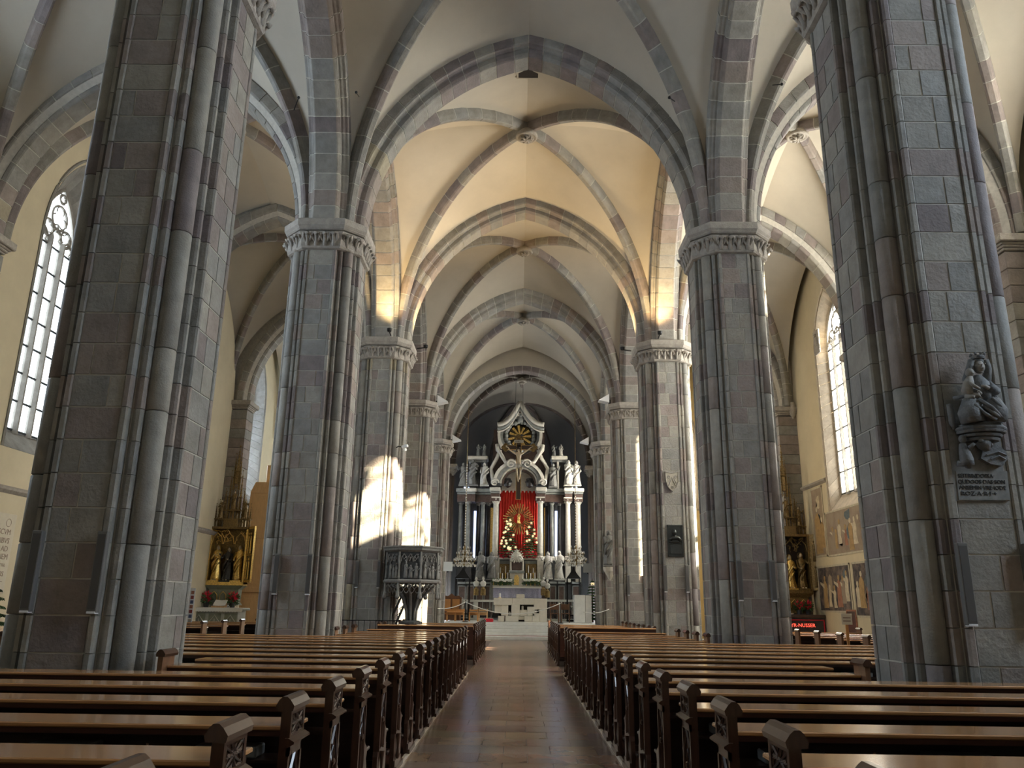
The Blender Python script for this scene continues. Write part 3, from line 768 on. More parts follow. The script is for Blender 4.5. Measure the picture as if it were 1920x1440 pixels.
for s in (-1, 1):
    x = -1.17 if s < 0 else 1.11
    for k in range(NR):
        y = (2.46 if s < 0 else 2.53)+.978*k
        if y < 7.95: L = 7.6 if s < 0 else 7.5
        elif y < 9.95: L = (2.42 if k == 6 else 2.52)
        elif y < 16.2: L = 6.5
        else: L = 2.65
        pew(s, x, y, L, 'carved-end wooden pew %s of the aisle, %s row counted from the camera' % (wall_side[s], ORD[k]), 'nave pews', both=(k != 7))
    # rows ending against the aisle side of the first pier
    for k, yy in enumerate((8.3, 9.3)):
        if s < 0: pass
# low plain desk before each front block
for s in (-1, 1):
    x = -1.25 if s < 0 else 1.2; y = 21.3
    t = thing('kneeling_desk', 'open wooden kneeling desk on thin legs, %s of the aisle between pew blocks' % wall_side[s], 'desk', (x, y, 0), group='kneeling desks')
    MB().box(0, s*2.6, -.17, .17, .93, .96, c=.008).build('top', M_shelf, t)
    MB().box(s*.03, s*2.57, .10, .13, .45, .93).build('panel', M_brown, t)
    MB().box(s*.03, s*2.57, -.3, -.05, .20, .24, c=.008).build('kneeler', M_brown, t)
    for u in (.03, 2.52):
        for v in (-.14, .13): MB().box(s*u, s*(u+.05), v-.02, v+.03, 0, .93).build('leg', M_wood, t)
NR2 = 8
for s in (-1, 1):
    x = -1.17 if s < 0 else 1.13
    for k in range(NR2):
        y = 23.2+1.0*k
        t = pew(s, x, y, 2.75, 'carved wooden pew in the front block %s of the aisle, %s row beyond the gap' % (wall_side[s], ORD[k]), 'front block pews', z=0, boxes=False)
        if k == 0:
            MB().box(s*.05, s*2.7, -.38, .04, 1.0, 1.035, c=.01).build('desk_top', M_shelf, t)
            MB().box(s*.05, s*2.7, -.33, -.30, .25, 1.0).build('front_panel', M_red, t)
# aisle pews
for s in (-1, 1):
    for k in range(6):
        y = (20.0+1.5*k) if s < 0 else (17.8+1.45*k)
        x = (-8.2 if s < 0 else 7.5)
        pew(s, x+s*0.0, y, 2.9, 'short plain-ended pew in the %s aisle, %s row toward the side altar' % (wall_side[s], ORD[k]), 'aisle pews', z=0, plain=True, boxes=False)

# ------------------------------------------------------------------ column speakers on pier fronts
sp_f = {1: (1.47, .80), 2: (1.75, .82), 3: (2.05, .82), 4: (2.05, .82), 5: (2.1, .8)}
for n in (1, 2, 3, 4):
    for s in (-1, 1):
        for q in (-1, 1):
            if s < 0 and n in (4,): continue
            cx = AX+s*PX+q*.335; y = PY(n)-PB-.03
            side = 'left' if q < 0 else 'right'
            t = thing('column_speaker', 'slim grey column loudspeaker on the %s edge of the %s pier %s' % (side, ORD[n-1], wall_side[s]), 'speaker', (cx, y, sp_f[n][0]), group='column speakers on the piers')
            MB().box(-.052,.052,-.07,0,0,.8,c=.006).build('housing', M_spk, t)
            MB().box(-.040,.040,-.074,-.068,.03,.77).build('grille', M_spkf, t)
            MB().box(-.045,.045,-.076,-.0,-.012,.012,c=.004).build('end_plate', M_white, t)
            MB().box(-.02,.02,0,.04,.35,.45).build('bracket', M_black, t)

# ------------------------------------------------------------------ figures
def figure(parent, h, m_robe, m_skin, rg, pose=0, name='figure', base=True, halo=False, loc=(0,0,0), rz=0, sc_=1):
    """draped standing statue: swaying body, folded robe, arms, head with face, hair"""
    o = bpy.data.objects.new(name, None); COL.objects.link(o); o.parent = parent; o.location = loc; o.rotation_euler = (0,0,rz)
    sway = rg.uniform(-.06,.06)*h
    rs = []; prof = [(0,.17,.13),(.06,.165,.13),(.2,.14,.11),(.38,.125,.10),(.5,.13,.095),(.6,.105,.08),(.7,.125,.085),(.79,.135,.08),(.835,.09,.06),(.86,.035,.035),(.885,.03,.032)]
    ph = rg.random()*6
    for z, rx, ry in prof:
        fold = .16*max(0, .62-z)/.62+.03; n = 20; r = []
        dx = sway*sin(z*pi*1.5)
        for i in range(n):
            a = 2*pi*i/n; q = 1+fold*sin(7*a+ph+z*3)+.5*fold*sin(11*a-z*5)
            r.append((dx+rx*h*q*cos(a), ry*h*q*sin(a), z*h))
        rs.append(r)
    b = MB(); b.rings(rs)
    # mantle swag across the body
    b.tube([(dx+.13*h,-.04*h,.74*h),(.03*h,-.11*h,.62*h),(-.10*h,-.11*h,.46*h),(-.13*h,-.05*h,.3*h)], [.03*h,.045*h,.05*h,.03*h], 7)
    b.tube([(.12*h,-.07*h,.5*h),(.02*h,-.13*h,.42*h),(-.08*h,-.12*h,.22*h)], [.03*h,.035*h,.02*h], 6)
    me = b.mesh('robe', m_robe, True); r_ = put('robe', me, o)
    d = sway*.2; hz = .925*h
    b = MB(); b.ball((d,-.005*h,hz), (.05*h,.055*h,.066*h), 12, 9)
    b.tube([(d,-.055*h,hz+.012*h),(d,-.07*h,hz-.01*h)], [.008*h,.013*h], 5)      # nose
    for k in (-1, 1): b.ball((d+k*.05*h,0,hz), (.01*h,.016*h,.02*h), 5, 4)        # ears
    b.tube([(d-.018*h,-.052*h,hz-.027*h),(d+.018*h,-.052*h,hz-.027*h)], .006*h, 5) # mouth
    b.build('head', m_skin, o, smooth=True)
    b = MB(); b.ball((d,.015*h,hz+.018*h), (.058*h,.058*h,.062*h), 10, 7)
    for k in (-1, 1): b.tube([(d+k*.045*h,.01*h,hz+.02*h),(d+k*.055*h,.02*h,hz-.05*h),(d+k*.05*h,.0,hz-.1*h)], [.025*h,.024*h,.012*h], 6)
    b.build('hair', m_robe, o, smooth=True)
    P = [((-.13,-.16,.60),(-.04,-.20,.70),(.13,-.15,.60),(.06,-.20,.68)), ((-.22,-.06,.66),(-.30,-.12,.80),(.15,-.14,.58),(.07,-.19,.62)),
         ((-.15,-.10,.58),(-.10,-.20,.56),(.22,-.08,.70),(.27,-.14,.84)), ((-.17,-.05,.56),(-.13,-.12,.46),(.17,-.08,.56),(.12,-.16,.50))][pose % 4]
    for k, (el, ha) in ((-1, (P[0], P[1])), (1, (P[2], P[3]))):
        b = MB(); b.tube([(d+k*.125*h,0,.79*h), tuple(c*h for c in el), tuple(c*h for c in ha)], [.045*h,.038*h,.024*h], 7)
        b.build('sleeve', m_robe, o, smooth=True)
        b = MB(); v = Vector(ha)*h; b.ball(v, (.018*h,.014*h,.022*h), 7, 5); dd = (Vector(ha)-Vector(el)).normalized()
        for f in range(4): q = v+dd*.045*h+Vector(((f-1.5)*.009*h,0,-abs(f-1.3)*.004*h)); b.tube([v+Vector(((f-1.5)*.008*h,0,0)), q], .0045*h, 4)
        b.tube([v, v+dd*.02*h+Vector((-k*.025*h,-.005*h,.01*h))], .005*h, 4)
        b.build('hand', m_skin, o, smooth=True)
    for k in (-1, 1):
        b = MB(); b.ball((k*.05*h,-.14*h,.012*h), (.025*h,.055*h,.018*h), 7, 5); b.build('foot', m_skin, o, smooth=True)
    if halo:
        b = MB(); b.tube([(d+.09*h*cos(2*pi*k/16), .05*h, hz+.09*h*sin(2*pi*k/16)) for k in range(16)], .006*h, 4, True); b.build('halo', M_gold, o)
    if base: MB().box(-.19*h,.19*h,-.17*h,.15*h,-.05*h,.0,c=.01).build('plinth', m_robe, o)
    return o
def statue(label, loc, h, m_robe, m_skin, pose, seed, group=None, rz=0, name='statue', halo=False, cat='statue'):
    t = thing(name, label, cat, (loc[0], loc[1], loc[2]+.05*h), rz=rz, group=group)
    o = figure(t, h, m_robe, m_skin, random.Random(seed), pose, halo=halo)
    for c in list(o.children): c.parent = t
    bpy.data.objects.remove(o); return t
def leaves_ball(b, c, r, n, rg, size=.09, flat=.5):
    for i in range(n):
        v = Vector((rg.gauss(0,1), rg.gauss(0,1), rg.gauss(0,1)*.8)).normalized()*r*rg.uniform(.6,1)
        p = Vector(c)+v; d = v.normalized(); u = d.cross(Vector((0,.3,1))).normalized(); w_ = d.cross(u)
        b.add([p-u*size*.3, p+d*size*.5+w_*size*.2, p+u*size*.3, p+d*size*1.1-w_*size*.1, p+d*size*.3+w_*size*.32], [(0,1,4),(1,3,2),(0,4,2),(1,2,4),(0,3,1)])

# ------------------------------------------------------------------ pulpit
pc = (-3.30, 25.0)
pz = lambda y: at(770, y, 24.6).z
t = thing('pulpit', 'dark carved octagonal stone pulpit on a slender stem in front of the third left pier', 'pulpit', (pc[0]+.10, pc[1]-.25, 0)); t.scale = (.84,.84,.93)
def ngon(r, n=8, ph=pi/8): return [(r*cos(2*pi*i/n+ph), r*sin(2*pi*i/n+ph)) for i in range(n)]
def oct_ring(b, spec): b.rings([[(x, y, z) for x, y in ngon(r)] for r, z in spec])
b = MB(); oct_ring(b, [(.42,0),(.42,.10),(.34,.16),(.22,.22),(.20,.30),(.19,.98),(.23,1.02),(.42,1.10),(.42,1.15),(.28,1.2)]); b.build('stem', M_pulp, t)
for i in range(8):
    a = 2*pi*i/8; b = MB(); c_ = Vector((cos(a), sin(a), 0))
    b.tube([c_*.16+Vector((0,0,1.15)), c_*.19+Vector((0,0,1.5)), c_*.34+Vector((0,0,1.9)), c_*.70+Vector((0,0,2.22)), c_*.9+Vector((0,0,2.32))], [.04,.04,.045,.05,.05], 6); b.build('rib', M_pulpl, t, smooth=True)
b = MB(); oct_ring(b, [(.15,1.15),(.17,1.5),(.28,1.85),(.55,2.12),(.85,2.25)]); b.build('funnel', M_pulp, t)
b = MB(); oct_ring(b, [(1.0,2.34),(1.08,2.37),(1.10,2.42),(1.03,2.47)]); b.build('lower_moulding', M_pulpl, t)
b = MB(); oct_ring(b, [(.92,2.44),(.92,3.36)]); b.build('basket', M_pulp, t)
b = MB(); oct_ring(b, [(.98,3.32),(1.10,3.38),(1.12,3.44),(1.16,3.47),(1.16,3.51),(1.04,3.52)]); b.build('cornice', M_pulpl, t)
rg = random.Random(5)
for i in range(8):
    a = 2*pi*i/8; wl = .76; Mx = Matrix.Rotation(a+pi/2, 4, 'Z') @ Matrix.Translation((0,-.855,0))
    pn = bpy.data.objects.new('relief_panel', None)
    b = MB(); b.box(-wl/2+.03, wl/2-.03, -.02, .02, 2.47, 3.33, Mx); pn = b.build('relief_panel', M_pulp, t)
    b = MB()
    for k in range(3):
        cx_ = -wl/2+.16+.22*k
        b.tube([Mx @ Vector((cx_-.1,-.05,3.02)), Mx @ Vector((cx_-.08,-.06,3.16)), Mx @ Vector((cx_,-.07,3.25)), Mx @ Vector((cx_+.08,-.06,3.16)), Mx @ Vector((cx_+.1,-.05,3.02))], .022, 5)
        b.tube([Mx @ Vector((cx_-.06,-.05,3.2)), Mx @ Vector((cx_+.0,-.07,3.08)), Mx @ Vector((cx_+.06,-.05,3.2))], .016, 5)
        for q in range(3): b.ball(Mx @ Vector((cx_+rg.uniform(-.07,.07),-.07,3.05+.09*q)), .028, 6, 4)
    b.build('canopy_tracery', M_pulpl, pn)
    b = MB()
    for k, (dx, hh) in enumerate(((-.16,.52),(.06,.40),(.20,.46))):
        z0 = 2.5; cx_ = dx+rg.uniform(-.03,.03)
        b.rings([[Mx @ Vector((cx_+rx*cos(2*pi*j/8), -.04+ry*sin(2*pi*j/8), z0+zz*hh)) for j in range(8)] for zz, rx, ry in ((0,.09,.05),(.3,.075,.05),(.55,.06,.045),(.78,.065,.04),(.86,.03,.03))])
        b.ball(Mx @ Vector((cx_,-.06,z0+.94*hh)), (.036,.036,.045), 7, 5)
        b.tube([Mx @ Vector((cx_,-.07,z0+.7*hh)), Mx @ Vector((cx_+.09,-.09,z0+.55*hh)), Mx @ Vector((cx_+.12,-.09,z0+.68*hh))], .02, 5)
    b.build('relief_figures', M_pulpl, pn, smooth=True)
    # hanging tracery fringe
    b = MB(); Mz = Matrix.Rotation(a+pi/2, 4, 'Z') @ Matrix.Translation((0,-.93,0))
    for k in range(4):
        cx_ = -wl/2+.10+.19*k
        for q in (-1, 1): b.tube([Mz @ Vector((cx_-q*.10,0,2.34)), Mz @ Vector((cx_+q*.02,-.01,2.24)), Mz @ Vector((cx_+q*.10,-.005,2.16)), Mz @ Vector((cx_+q*.03,0,2.05))], .013, 4)
        b.ball(Mz @ Vector((cx_,0,2.05)), .02, 5, 4)
    b.build('tracery_fringe', M_pulpl, t)
    a2 = a+pi/8
    b = MB(); v = Vector((1.0*cos(a2), 1.0*sin(a2), 0)); 
    b.lathe([(.03,2.47),(.055,2.52),(.035,2.6),(.03,2.9),(.05,3.0),(.04,3.1),(.03,3.33)], 7, Matrix.Translation(v*.99)); b.build('corner_shaft', M_pulpl, t)
    b = MB(); b.tube([v+Vector((0,0,2.36)), v+Vector((0,0,2.1)), v*1.01+Vector((0,0,1.95))], [.045,.05,.075], 7); b.ball(v*1.01+Vector((0,0,1.93)), .08, 8, 5); b.build('pendant', M_pulpl, t)
b = MB()
for k in range(12):
    zz = .9+.22*k; b.box(-.5+.02*k-1.0, -.1-1.0+.02*k, .45+.11*k*0, .95, zz*.8, zz*.8+.05)
b = MB()
# winding stair with pierced parapet behind the stem
for k in range(9): b.tube([(-.9+.09*k,.55,.35+.21*k),(-.78+.09*k,.55,.62+.21*k),(-.86+.09*k,.55,.72+.21*k),(-.74+.09*k,.55,.80+.21*k)], .02, 5)
b.tube([(-.95,.55,.3),(0,.55,2.45)], .04, 6); b.tube([(-1.0,.55,.75),(-.1,.55,2.75)], .04, 6); b.build('stair_parapet', M_pulp, t)
# low wrought rail beside the pulpit
rt_ = thing('iron_rail', 'low black wrought iron rail around the pulpit foot', 'rail', (-4.6, 23.75, 0))
b = MB(); b.tube([(-.8,0,1.12),(1.2,0,1.12)], .014, 5); b.tube([(-.8,0,.25),(1.2,0,.25)], .012, 5); b.build('bar', M_black, rt_)
for k in range(13): MB().tube([(-.8+.165*k,0,0),(-.8+.165*k,0,1.12)], .009, 4).build('baluster', M_black, rt_)
b = MB(); b.lathe([(.03,0),(.03,1.1),(.05,1.14),(.02,1.18),(.045,1.23),(.0,1.28)], 8, Matrix.Translation((-.82,0,0))); b.build('post', M_black, rt_)

# ------------------------------------------------------------------ Madonna relief on the near right pier
yf = PY(1)-PB-.01
def mpt(px, py, dy=0): v = at(px, py, yf); return (v.x, yf+dy, v.z)
mc = at(1825, 800, yf)
t = thing('madonna_relief', 'dark stone relief of the crowned Madonna and child above a coat of arms', 'relief', (mc.x, yf, mc.z))
def W(px, py, dy=0): v = Vector(mpt(px, py, dy)); return v-Vector((mc.x, yf, mc.z))
def blobs(name, m_, segs, ell=(), sm=True, n=9):
    b = MB()
    for path, r in segs: b.tube([W(*p) for p in path], r, n)
    for c, r in ell: b.ball(W(*c), r, 12, 8)
    return b.build(name, m_, t, smooth=sm)
b = MB(); q = [W(1768,750),W(1868,752),W(1884,940),W(1790,940)]; qq = [Vector((v.x, -.02, v.z)) for v in q]; b.rings([[(v.x,.0,v.z) for v in q],[(v.x,-.015,v.z) for v in q]]); b.build('back_slab', M_pulpl, t)
blobs('head', M_reliefp, [], [((1819,697,-.17),(.055,.06,.072))])
blobs('face_features', M_reliefp, [([(1819,694,-.22),(1818,701,-.245),(1818,703,-.235)],[.008,.014,.01]),([(1815,709,-.222),(1822,709,-.222)],.007)],[((1813,693,-.222),(.010,.008,.007)),((1825,693,-.222),(.010,.008,.007))])
blobs('hair', M_relief, [([(1806,684,-.16),(1803,700,-.16),(1801,718,-.12),(1806,732,-.1)],[.035,.04,.045,.02]),([(1832,684,-.16),(1836,700,-.16),(1838,718,-.12),(1834,732,-.1)],[.035,.04,.045,.02])],[((1819,687,-.14),(.065,.065,.055))])
b = MB(); hc = W(1818,682,-.16)
b.lathe([(.062,0),(.068,.02),(.062,.035)], 14, Matrix.Translation(hc))
for k in range(8): b.ball(hc+Vector((.066*cos(k*pi/4),.066*sin(k*pi/4),.05)), .017, 6, 4)
b.build('crown', M_relief, t)
blobs('torso', M_relief, [([(1819,712,-.14),(1820,726,-.15),(1822,742,-.16),(1822,756,-.17)],[.04,.10,.105,.10]),([(1806,726,-.15),(1800,742,-.2),(1812,750,-.26)],[.05,.045,.03]),([(1836,726,-.14),(1846,742,-.2),(1828,740,-.27)],[.05,.05,.035])])
blobs('hand', M_reliefp, [([(1826,740,-.27),(1818,738,-.29),(1812,736,-.28)],[.022,.018,.010]),([(1812,750,-.26),(1806,746,-.29)],[.022,.012])])
blobs('child', M_reliefp, [([(1800,715,-.2),(1797,728,-.2),(1795,742,-.2),(1799,752,-.2)],[.025,.055,.062,.05]),([(1792,724,-.21),(1800,736,-.27),(1810,742,-.28)],[.024,.02,.012]),([(1799,752,-.2),(1810,752,-.27),(1813,760,-.28)],[.04,.03,.02]),([(1792,752,-.2),(1802,757,-.27)],[.035,.022])],[((1799,709,-.2),(.045,.045,.05)),((1801,712,-.245),(.008,.012,.01))])
b = MB(); 
for z_, rx in ((751,.24),(756,.26)): pass
blobs('throne_edge', M_relief, [([(1778,752,-.1),(1792,750,-.16),(1812,762,-.2)],.022),([(1830,748,-.18),(1848,748,-.16),(1860,754,-.1)],.022)])
blobs('lap_drapery', M_relief, [([(1806,762,-.18),(1800,785,-.2),(1804,800,-.2)],[.10,.12,.11]),([(1838,762,-.18),(1846,782,-.22),(1848,798,-.2)],[.10,.11,.10]),([(1808,760,-.27),(1828,778,-.32),(1850,795,-.28)],.022),([(1816,772,-.27),(1834,790,-.32),(1858,798,-.24)],.02),([(1832,758,-.27),(1846,775,-.3),(1858,792,-.26)],.02),([(1800,770,-.28),(1816,788,-.31),(1838,798,-.29)],.018)])
blobs('throne_arm', M_relief, [([(1862,760,-.06),(1868,775,-.08),(1866,795,-.06),(1858,804,-.06)],[.03,.04,.04,.03]),([(1776,760,-.04),(1778,775,-.05),(1782,795,-.04),(1788,806,-.04)],[.03,.035,.035,.03])])
b = MB(); bc = W(1832,812,0)
for z_, r_ in ((.05,.22),(.02,.25),(-.01,.24),(-.05,.20),(-.09,.17)): b.lathe([(r_,z_-.018),(r_+.01,z_),(r_,z_+.018)], 14, Matrix.Translation((bc.x,-.06,bc.z)), sy=.8)
b.build('bracket', M_relief, t)
blobs('bracket_head', M_relief, [([(1826,830,-.12),(1832,838,-.13),(1840,846,-.1)],[.06,.07,.04])],[((1823,832,-.16),(.03,.03,.03)),((1836,828,-.15),(.035,.03,.03)),((1844,838,-.12),(.03,.03,.03))])
blobs('kneeling_donor', M_relief, [([(1795,836,-.1),(1797,852,-.12),(1800,866,-.13),(1802,876,-.12)],[.035,.055,.065,.07]),([(1803,845,-.15),(1808,838,-.19)],[.025,.015]),([(1786,872,-.1),(1804,874,-.12),(1806,880,-.1)],.03)],[((1794,827,-.11),(.038,.038,.045))])
b = MB(); sh = [(1836,842),(1856,832),(1878,848),(1882,862),(1872,876),(1850,872),(1832,862)]
b.rings([[W(x, y, -.02) for x, y in sh],[W(x, y, -.075) for x, y in sh]]); b.build('shield', M_relief, t)
b = MB(); b.tube([W(1842,856,-.08),W(1862,850,-.085),W(1878,856,-.08)], .012, 5); b.tube([W(1850,864,-.08),W(1864,858,-.085),W(1876,864,-.08)], .012, 5); b.build('shield_charge', M_relief, t)
def text(body, parent, loc, size, m_, rot=(pi/2,0,0), ext=.003, align='LEFT', sx=1, name='lettering'):
    c = bpy.data.curves.new('t', 'FONT'); c.body = body; c.size = size; c.extrude = ext; c.align_x = align; c.resolution_u = 2
    o = bpy.data.objects.new('t', c); COL.objects.link(o)
    dg = bpy.context.evaluated_depsgraph_get(); me = bpy.data.meshes.new_from_object(o.evaluated_get(dg)); bpy.data.objects.remove(o)
    me.materials.clear(); me.materials.append(m_)
    r = put(name, me, parent, loc); r.rotation_euler = rot; r.scale = (sx, 1, 1); return r
b = MB(); q = [W(1790,884),W(1886,884),W(1892,938),W(1796,938)]; b.rings([[(v.x,.0,v.z) for v in q],[(v.x,-.022,v.z) for v in q]]); b.build('inscription_slab', M_pulpl, t)
for i, (px_, py_, s_) in enumerate(((1788,896,'·SEITRINDOSSA·'),(1791,907,'QUDOOS·DAS·SON'),(1793,918,'ANSEMIN·VRE·IODE'),(1796,929,'ROZ·A·R·I·+'))):
    v = W(px_, py_); text(s_, t, (v.x+.02, -.024, v.z), .060, M_ink, sx=.92 if i < 3 else 1.2)

# ------------------------------------------------------------------ third right pier: stone shield and bronze plaque
yf3 = PY(3)-PB-.01
v = at(1260, 902, yf3)
t = thing('stone_shield', 'pale carved stone coat of arms shield with three small flowers on the third right pier', 'shield', (v.x, yf3, v.z))
def shp(k): return [(-.21*k,.30*k),(0,.25*k),(.21*k,.30*k),(.20*k,.0),(.14*k,-.2*k),(0,-.34*k),(-.14*k,-.2*k),(-.20*k,.0)]
MB().rings([[(x,0,z) for x, z in shp(1)],[(x,-.03,z) for x, z in shp(1)]]).build('field', mat('pale_shield', (.42,.39,.32), .8), t)
b = MB(); b.tube([(x,-.035,z) for x, z in shp(.95)], .014, 5, True); b.build('border', M_core, t)
b = MB()
for q in (-1, 1): b.tube([(q*.11,-.035,-.16),(q*.0,-.035,.10)], .012, 5); b.tube([(q*.15,-.035,-.10),(q*.04,-.035,.10)], .008, 5)
b.build('chevron', M_core, t)
for x, z in ((-.11,.13),(.11,.13),(0,-.2)):
    b = MB(); b.tube([(x+.035*cos(2*pi*k/10),-.035,z+.035*sin(2*pi*k/10)) for k in range(10)], .012, 5, True); b.ball((x,-.035,z), .014, 6, 4); b.build('flower', M_core, t)
v = at(1266, 1014, yf3)
t = thing('bronze_plaque', 'dark bronze relief plaque with the bust of a man on the third right pier', 'plaque', (v.x, yf3, v.z))
MB().box(-.22,.22,-.03,0,-.46,.46,c=.01).build('plate', M_bronze, t)
b = MB()
for q in ((-.24,-.20,-.48,.48),(.20,.24,-.48,.48)): b.box(q[0],q[1],-.045,0,q[2],q[3])
b.box(-.24,.24,-.045,0,.44,.48); b.box(-.24,.24,-.045,0,-.48,-.44); b.build('frame', M_bronze, t)
b = MB(); b.ball((-.03,-.06,.25), (.075,.06,.10), 12, 9); b.tube([(-.06,-.11,.26),(-.075,-.125,.235)], [.012,.016], 5); b.build('head', M_bronze, t, smooth=True)
b = MB(); b.tube([(-.02,-.05,.16),(.0,-.05,.10)], [.04,.05], 8); b.tube([(-.17,-.04,.02),(-.10,-.05,.08),(.08,-.06,.09),(.17,-.04,-.0)], [.05,.06,.065,.05], 8)
b.rings([[(x*k, -.03-.035*(1-abs(x)/.2)*c, z) for x in (-.19,-.1,0,.1,.19)]+[(.19*k,0,z),(-.19*k,0,z)] for z, k, c in ((.06,.9,1),(-.03,1,1),(-.08,1,.8))]); b.build('shoulders', M_bronze, t, smooth=True)
b = MB(); b.box(-.18,.18,-.05,-.03,-.40,-.10,c=.008); b.tube([(-.18,-.05,-.10),(0,-.05,-.115),(.18,-.05,-.10)], .01, 5); b.build('lower_panel', M_bronze, t)
for x in (-.22,.22):
    for z in (-.46,.46): MB().ball((x,-.05,z), .022, 6, 4).build('stud', M_bronze, t)

# paper notices on the fourth piers
for s, px_, py_ in ((-1,840,1062),(1,1102,1065)):
    v = at(px_, py_, PY(5)-1.0)
    t = thing('notice', 'plain %s rectangular notice on the fifth %s pier' % ('pale blue-white' if s < 0 else 'dull grey', wall_side[s]), 'sign', (v.x, PY(5)-1.0, v.z), group='notices on the chancel piers')
    MB().box(-.23,.23,-.015,0,-.23,.23).build('board', M_paper if s < 0 else M_grey, t)
    MB().box(-.03,.03,0,.16,-.3,-.1).build('bracket', M_black, t)
# statue on console on the fifth right pier
v = at(1143, 1062, PY(5)-1.1)
t = statue('grey stone statue of a robed saint on a console beside the fifth right pier', (v.x, PY(5)-1.15, v.z-.03), 1.75, M_statdk, M_statdk, 0, 11)
b = MB(); b.lathe([(.05,-.75),(.12,-.6),(.2,-.45),(.30,-.3),(.33,-.15),(.33,-.09)], 8); b.build('console', M_altwhite, t)
MB().box(-.12,.12,.2,.5,-.4,-.1).build('tie', M_altwhite, t)

# white floodlights on capitals
for n, s, px_, py_ in ((4,-1,826,752),(5,-1,853,824),(4,1,1136,750),(5,1,1099,828)):
    y = PY(n)-.2; v = at(px_, py_, y)
    t = thing('floodlight', 'white wedge-shaped floodlight on the capital of the %s %s pier' % (ORD[n-1], wall_side[s]), 'lamp', (v.x, y, v.z), group='floodlights on capitals')
    MB().prism([(-s*.34,-.06),(s*.12,-.16),(s*.12,.22)] if s > 0 else [(-.12,-.16),(.34,-.06),(-.12,.22)], -.22, .22, 'y').build('housing', M_white, t)
    MB().box(-.05+s*.15,.05+s*.15,-.05,.05,-.16,.0).build('bracket', M_black, t)
# warm uplights standing on the third capitals
for s in (-1, 1):
    for ox, oy, e in ((-s*1.30,.35,60), (-s*.30,-1.32,60)):
        t = thing('uplight', 'small warm uplight standing on the third %s capital, %s' % (wall_side[s], 'nave edge' if oy > 0 else 'camera-side edge'), 'lamp', (AX+s*PX+ox, PY(3)+oy, H+.02), group='uplights on the third capitals')
        b = MB(); b.lathe([(.05,0),(.07,.02),(.08,.10),(.075,.11)], 10); b.build('housing', M_black, t); b = MB(); b.tube([(0,0,.02),(s*.3 if oy > 0 else 0, 0 if oy > 0 else .32, -.02)], .02, 6); b.build('bracket', M_black, t)
        l = bpy.data.lights.new('lamp', 'SPOT'); l.energy = e*3.4; l.color = (1,.70,.34); l.spot_size = radians(115); l.spot_blend = 1; l.shadow_soft_size = .15
        lo = bpy.data.objects.new('lamp', l); COL.objects.link(lo); lo.parent = t; lo.location = (0,0,.16)
        lo.rotation_euler = Vector((-s*.10 if oy > 0 else 0, .0 if oy > 0 else -.06, 1)).to_track_quat('-Z','Y').to_euler()
# camera arm on the third left pier
v = at(757, 838, PY(3)-.75)
t = thing('security_camera', 'small white camera on a bent black bracket on the third left pier', 'camera', (v.x, PY(3)-.72, v.z))
b = MB(); b.tube([(-.28,.1,-.02),(-.18,0,.02),(-.05,-.02,0)], .018, 6); b.build('bracket', M_black, t)
b = MB(); b.tube([(-.05,-.02,0),(.13,-.1,.03)], [.05,.055], 8); b.build('body', M_white, t)
b = MB(); b.tube([(.02,-.05,-.1),(.08,-.1,-.1)], .05, 8); b.build('lens', M_white, t)
# vault rods with knob
for i, (px_, py_, Y_r, dx, dz, desc) in enumerate(((560,183,15.5,-.18,-.12,'beside the second left arch'),(1255,183,15.0,.18,.12,'beside the second right arch'),(1466,158,15.4,-.1,.2,'beside the second right capital'),(668,173,15.5,.0,.1,'near the second left springing'),(797,612,37,.22,-.04,'left of the farthest ribs'),(1150,603,37,-.22,-.04,'right of the farthest ribs'))):
    v = at(px_, py_, Y_r); t = thing('vault_rod', 'tiny black rod with a knob sticking out of the vault %s' % desc, 'rod', v, group='vault rods')
    MB().tube([(0,0,0),(dx,.3,dz)], .012, 5).build('rod', M_black, t); MB().ball((0,0,0), .035, 7, 5).build('knob', M_black, t)

# ------------------------------------------------------------------ modern altar, ambo, barrier, seats
def chunk(b, x0, x1, y0, y1, z0, z1): b.box(x0, x1, y0, y1, z0, z1, c=.02)
ya = 42.3
t = thing('stone_altar', 'pale block-built modern stone altar at the top of the steps', 'altar', (AX+.02, ya, PZ))
W2 = 1.38
for nme, q in (('slab', (-W2,-.42,0,.9,.82,1.17)),('slab',(-.42,.70,.0,.9,.86,1.17)),('slab',(.70,W2,.0,.9,.62,1.17))):
    MB().box(*q, c=.02).build('top_block', M_altst, t)
for q in ((-W2+.06,-.98,.05,.85,.42,.82),(-.98,-.62,.02,.85,.30,.82),(-.46,-.02,-.03,.85,.30,.90),(-.02,.36,.04,.85,.30,.60),(.36,.74,.0,.85,.30,.76),(.98,W2,.04,.85,.0,.62),
          (-1.14,-.80,.0,.85,.0,.28),(-.76,-.08,-.04,.85,.0,.30),(.22,.62,.02,.85,.0,.30),(.62,.98,.0,.85,.0,.44),(-.20,.22,.12,.85,.10,.30)):
    MB().box(*q, c=.02).build('block', M_altst, t)
MB().box(-1.1,1.1,.3,.8,.02,.85).build('dark_core', M_void, t)
for i, (x, z) in enumerate(((-.54,.30),(.12,.60),(.80,.44))):
    MB().lathe([(.055,0),(.055,.18),(.01,.19),(.008,.21)], 10).build('candle', M_lace, t, (x,.2,z))
MB().box(-.22,.22,.2,.5,1.17,1.38,c=.02).build('book_rest', M_altst, t)
t = thing('altar_candle', 'short thick white candle on the left of the modern altar top', 'candle', (AX-1.05, ya+.3, PZ+1.17))
MB().lathe([(.09,0),(.10,.01),(.07,.03)], 12).build('dish', M_gold, t); MB().lathe([(.055,.03),(.055,.24),(.01,.25)], 12).build('wax', M_lace, t)
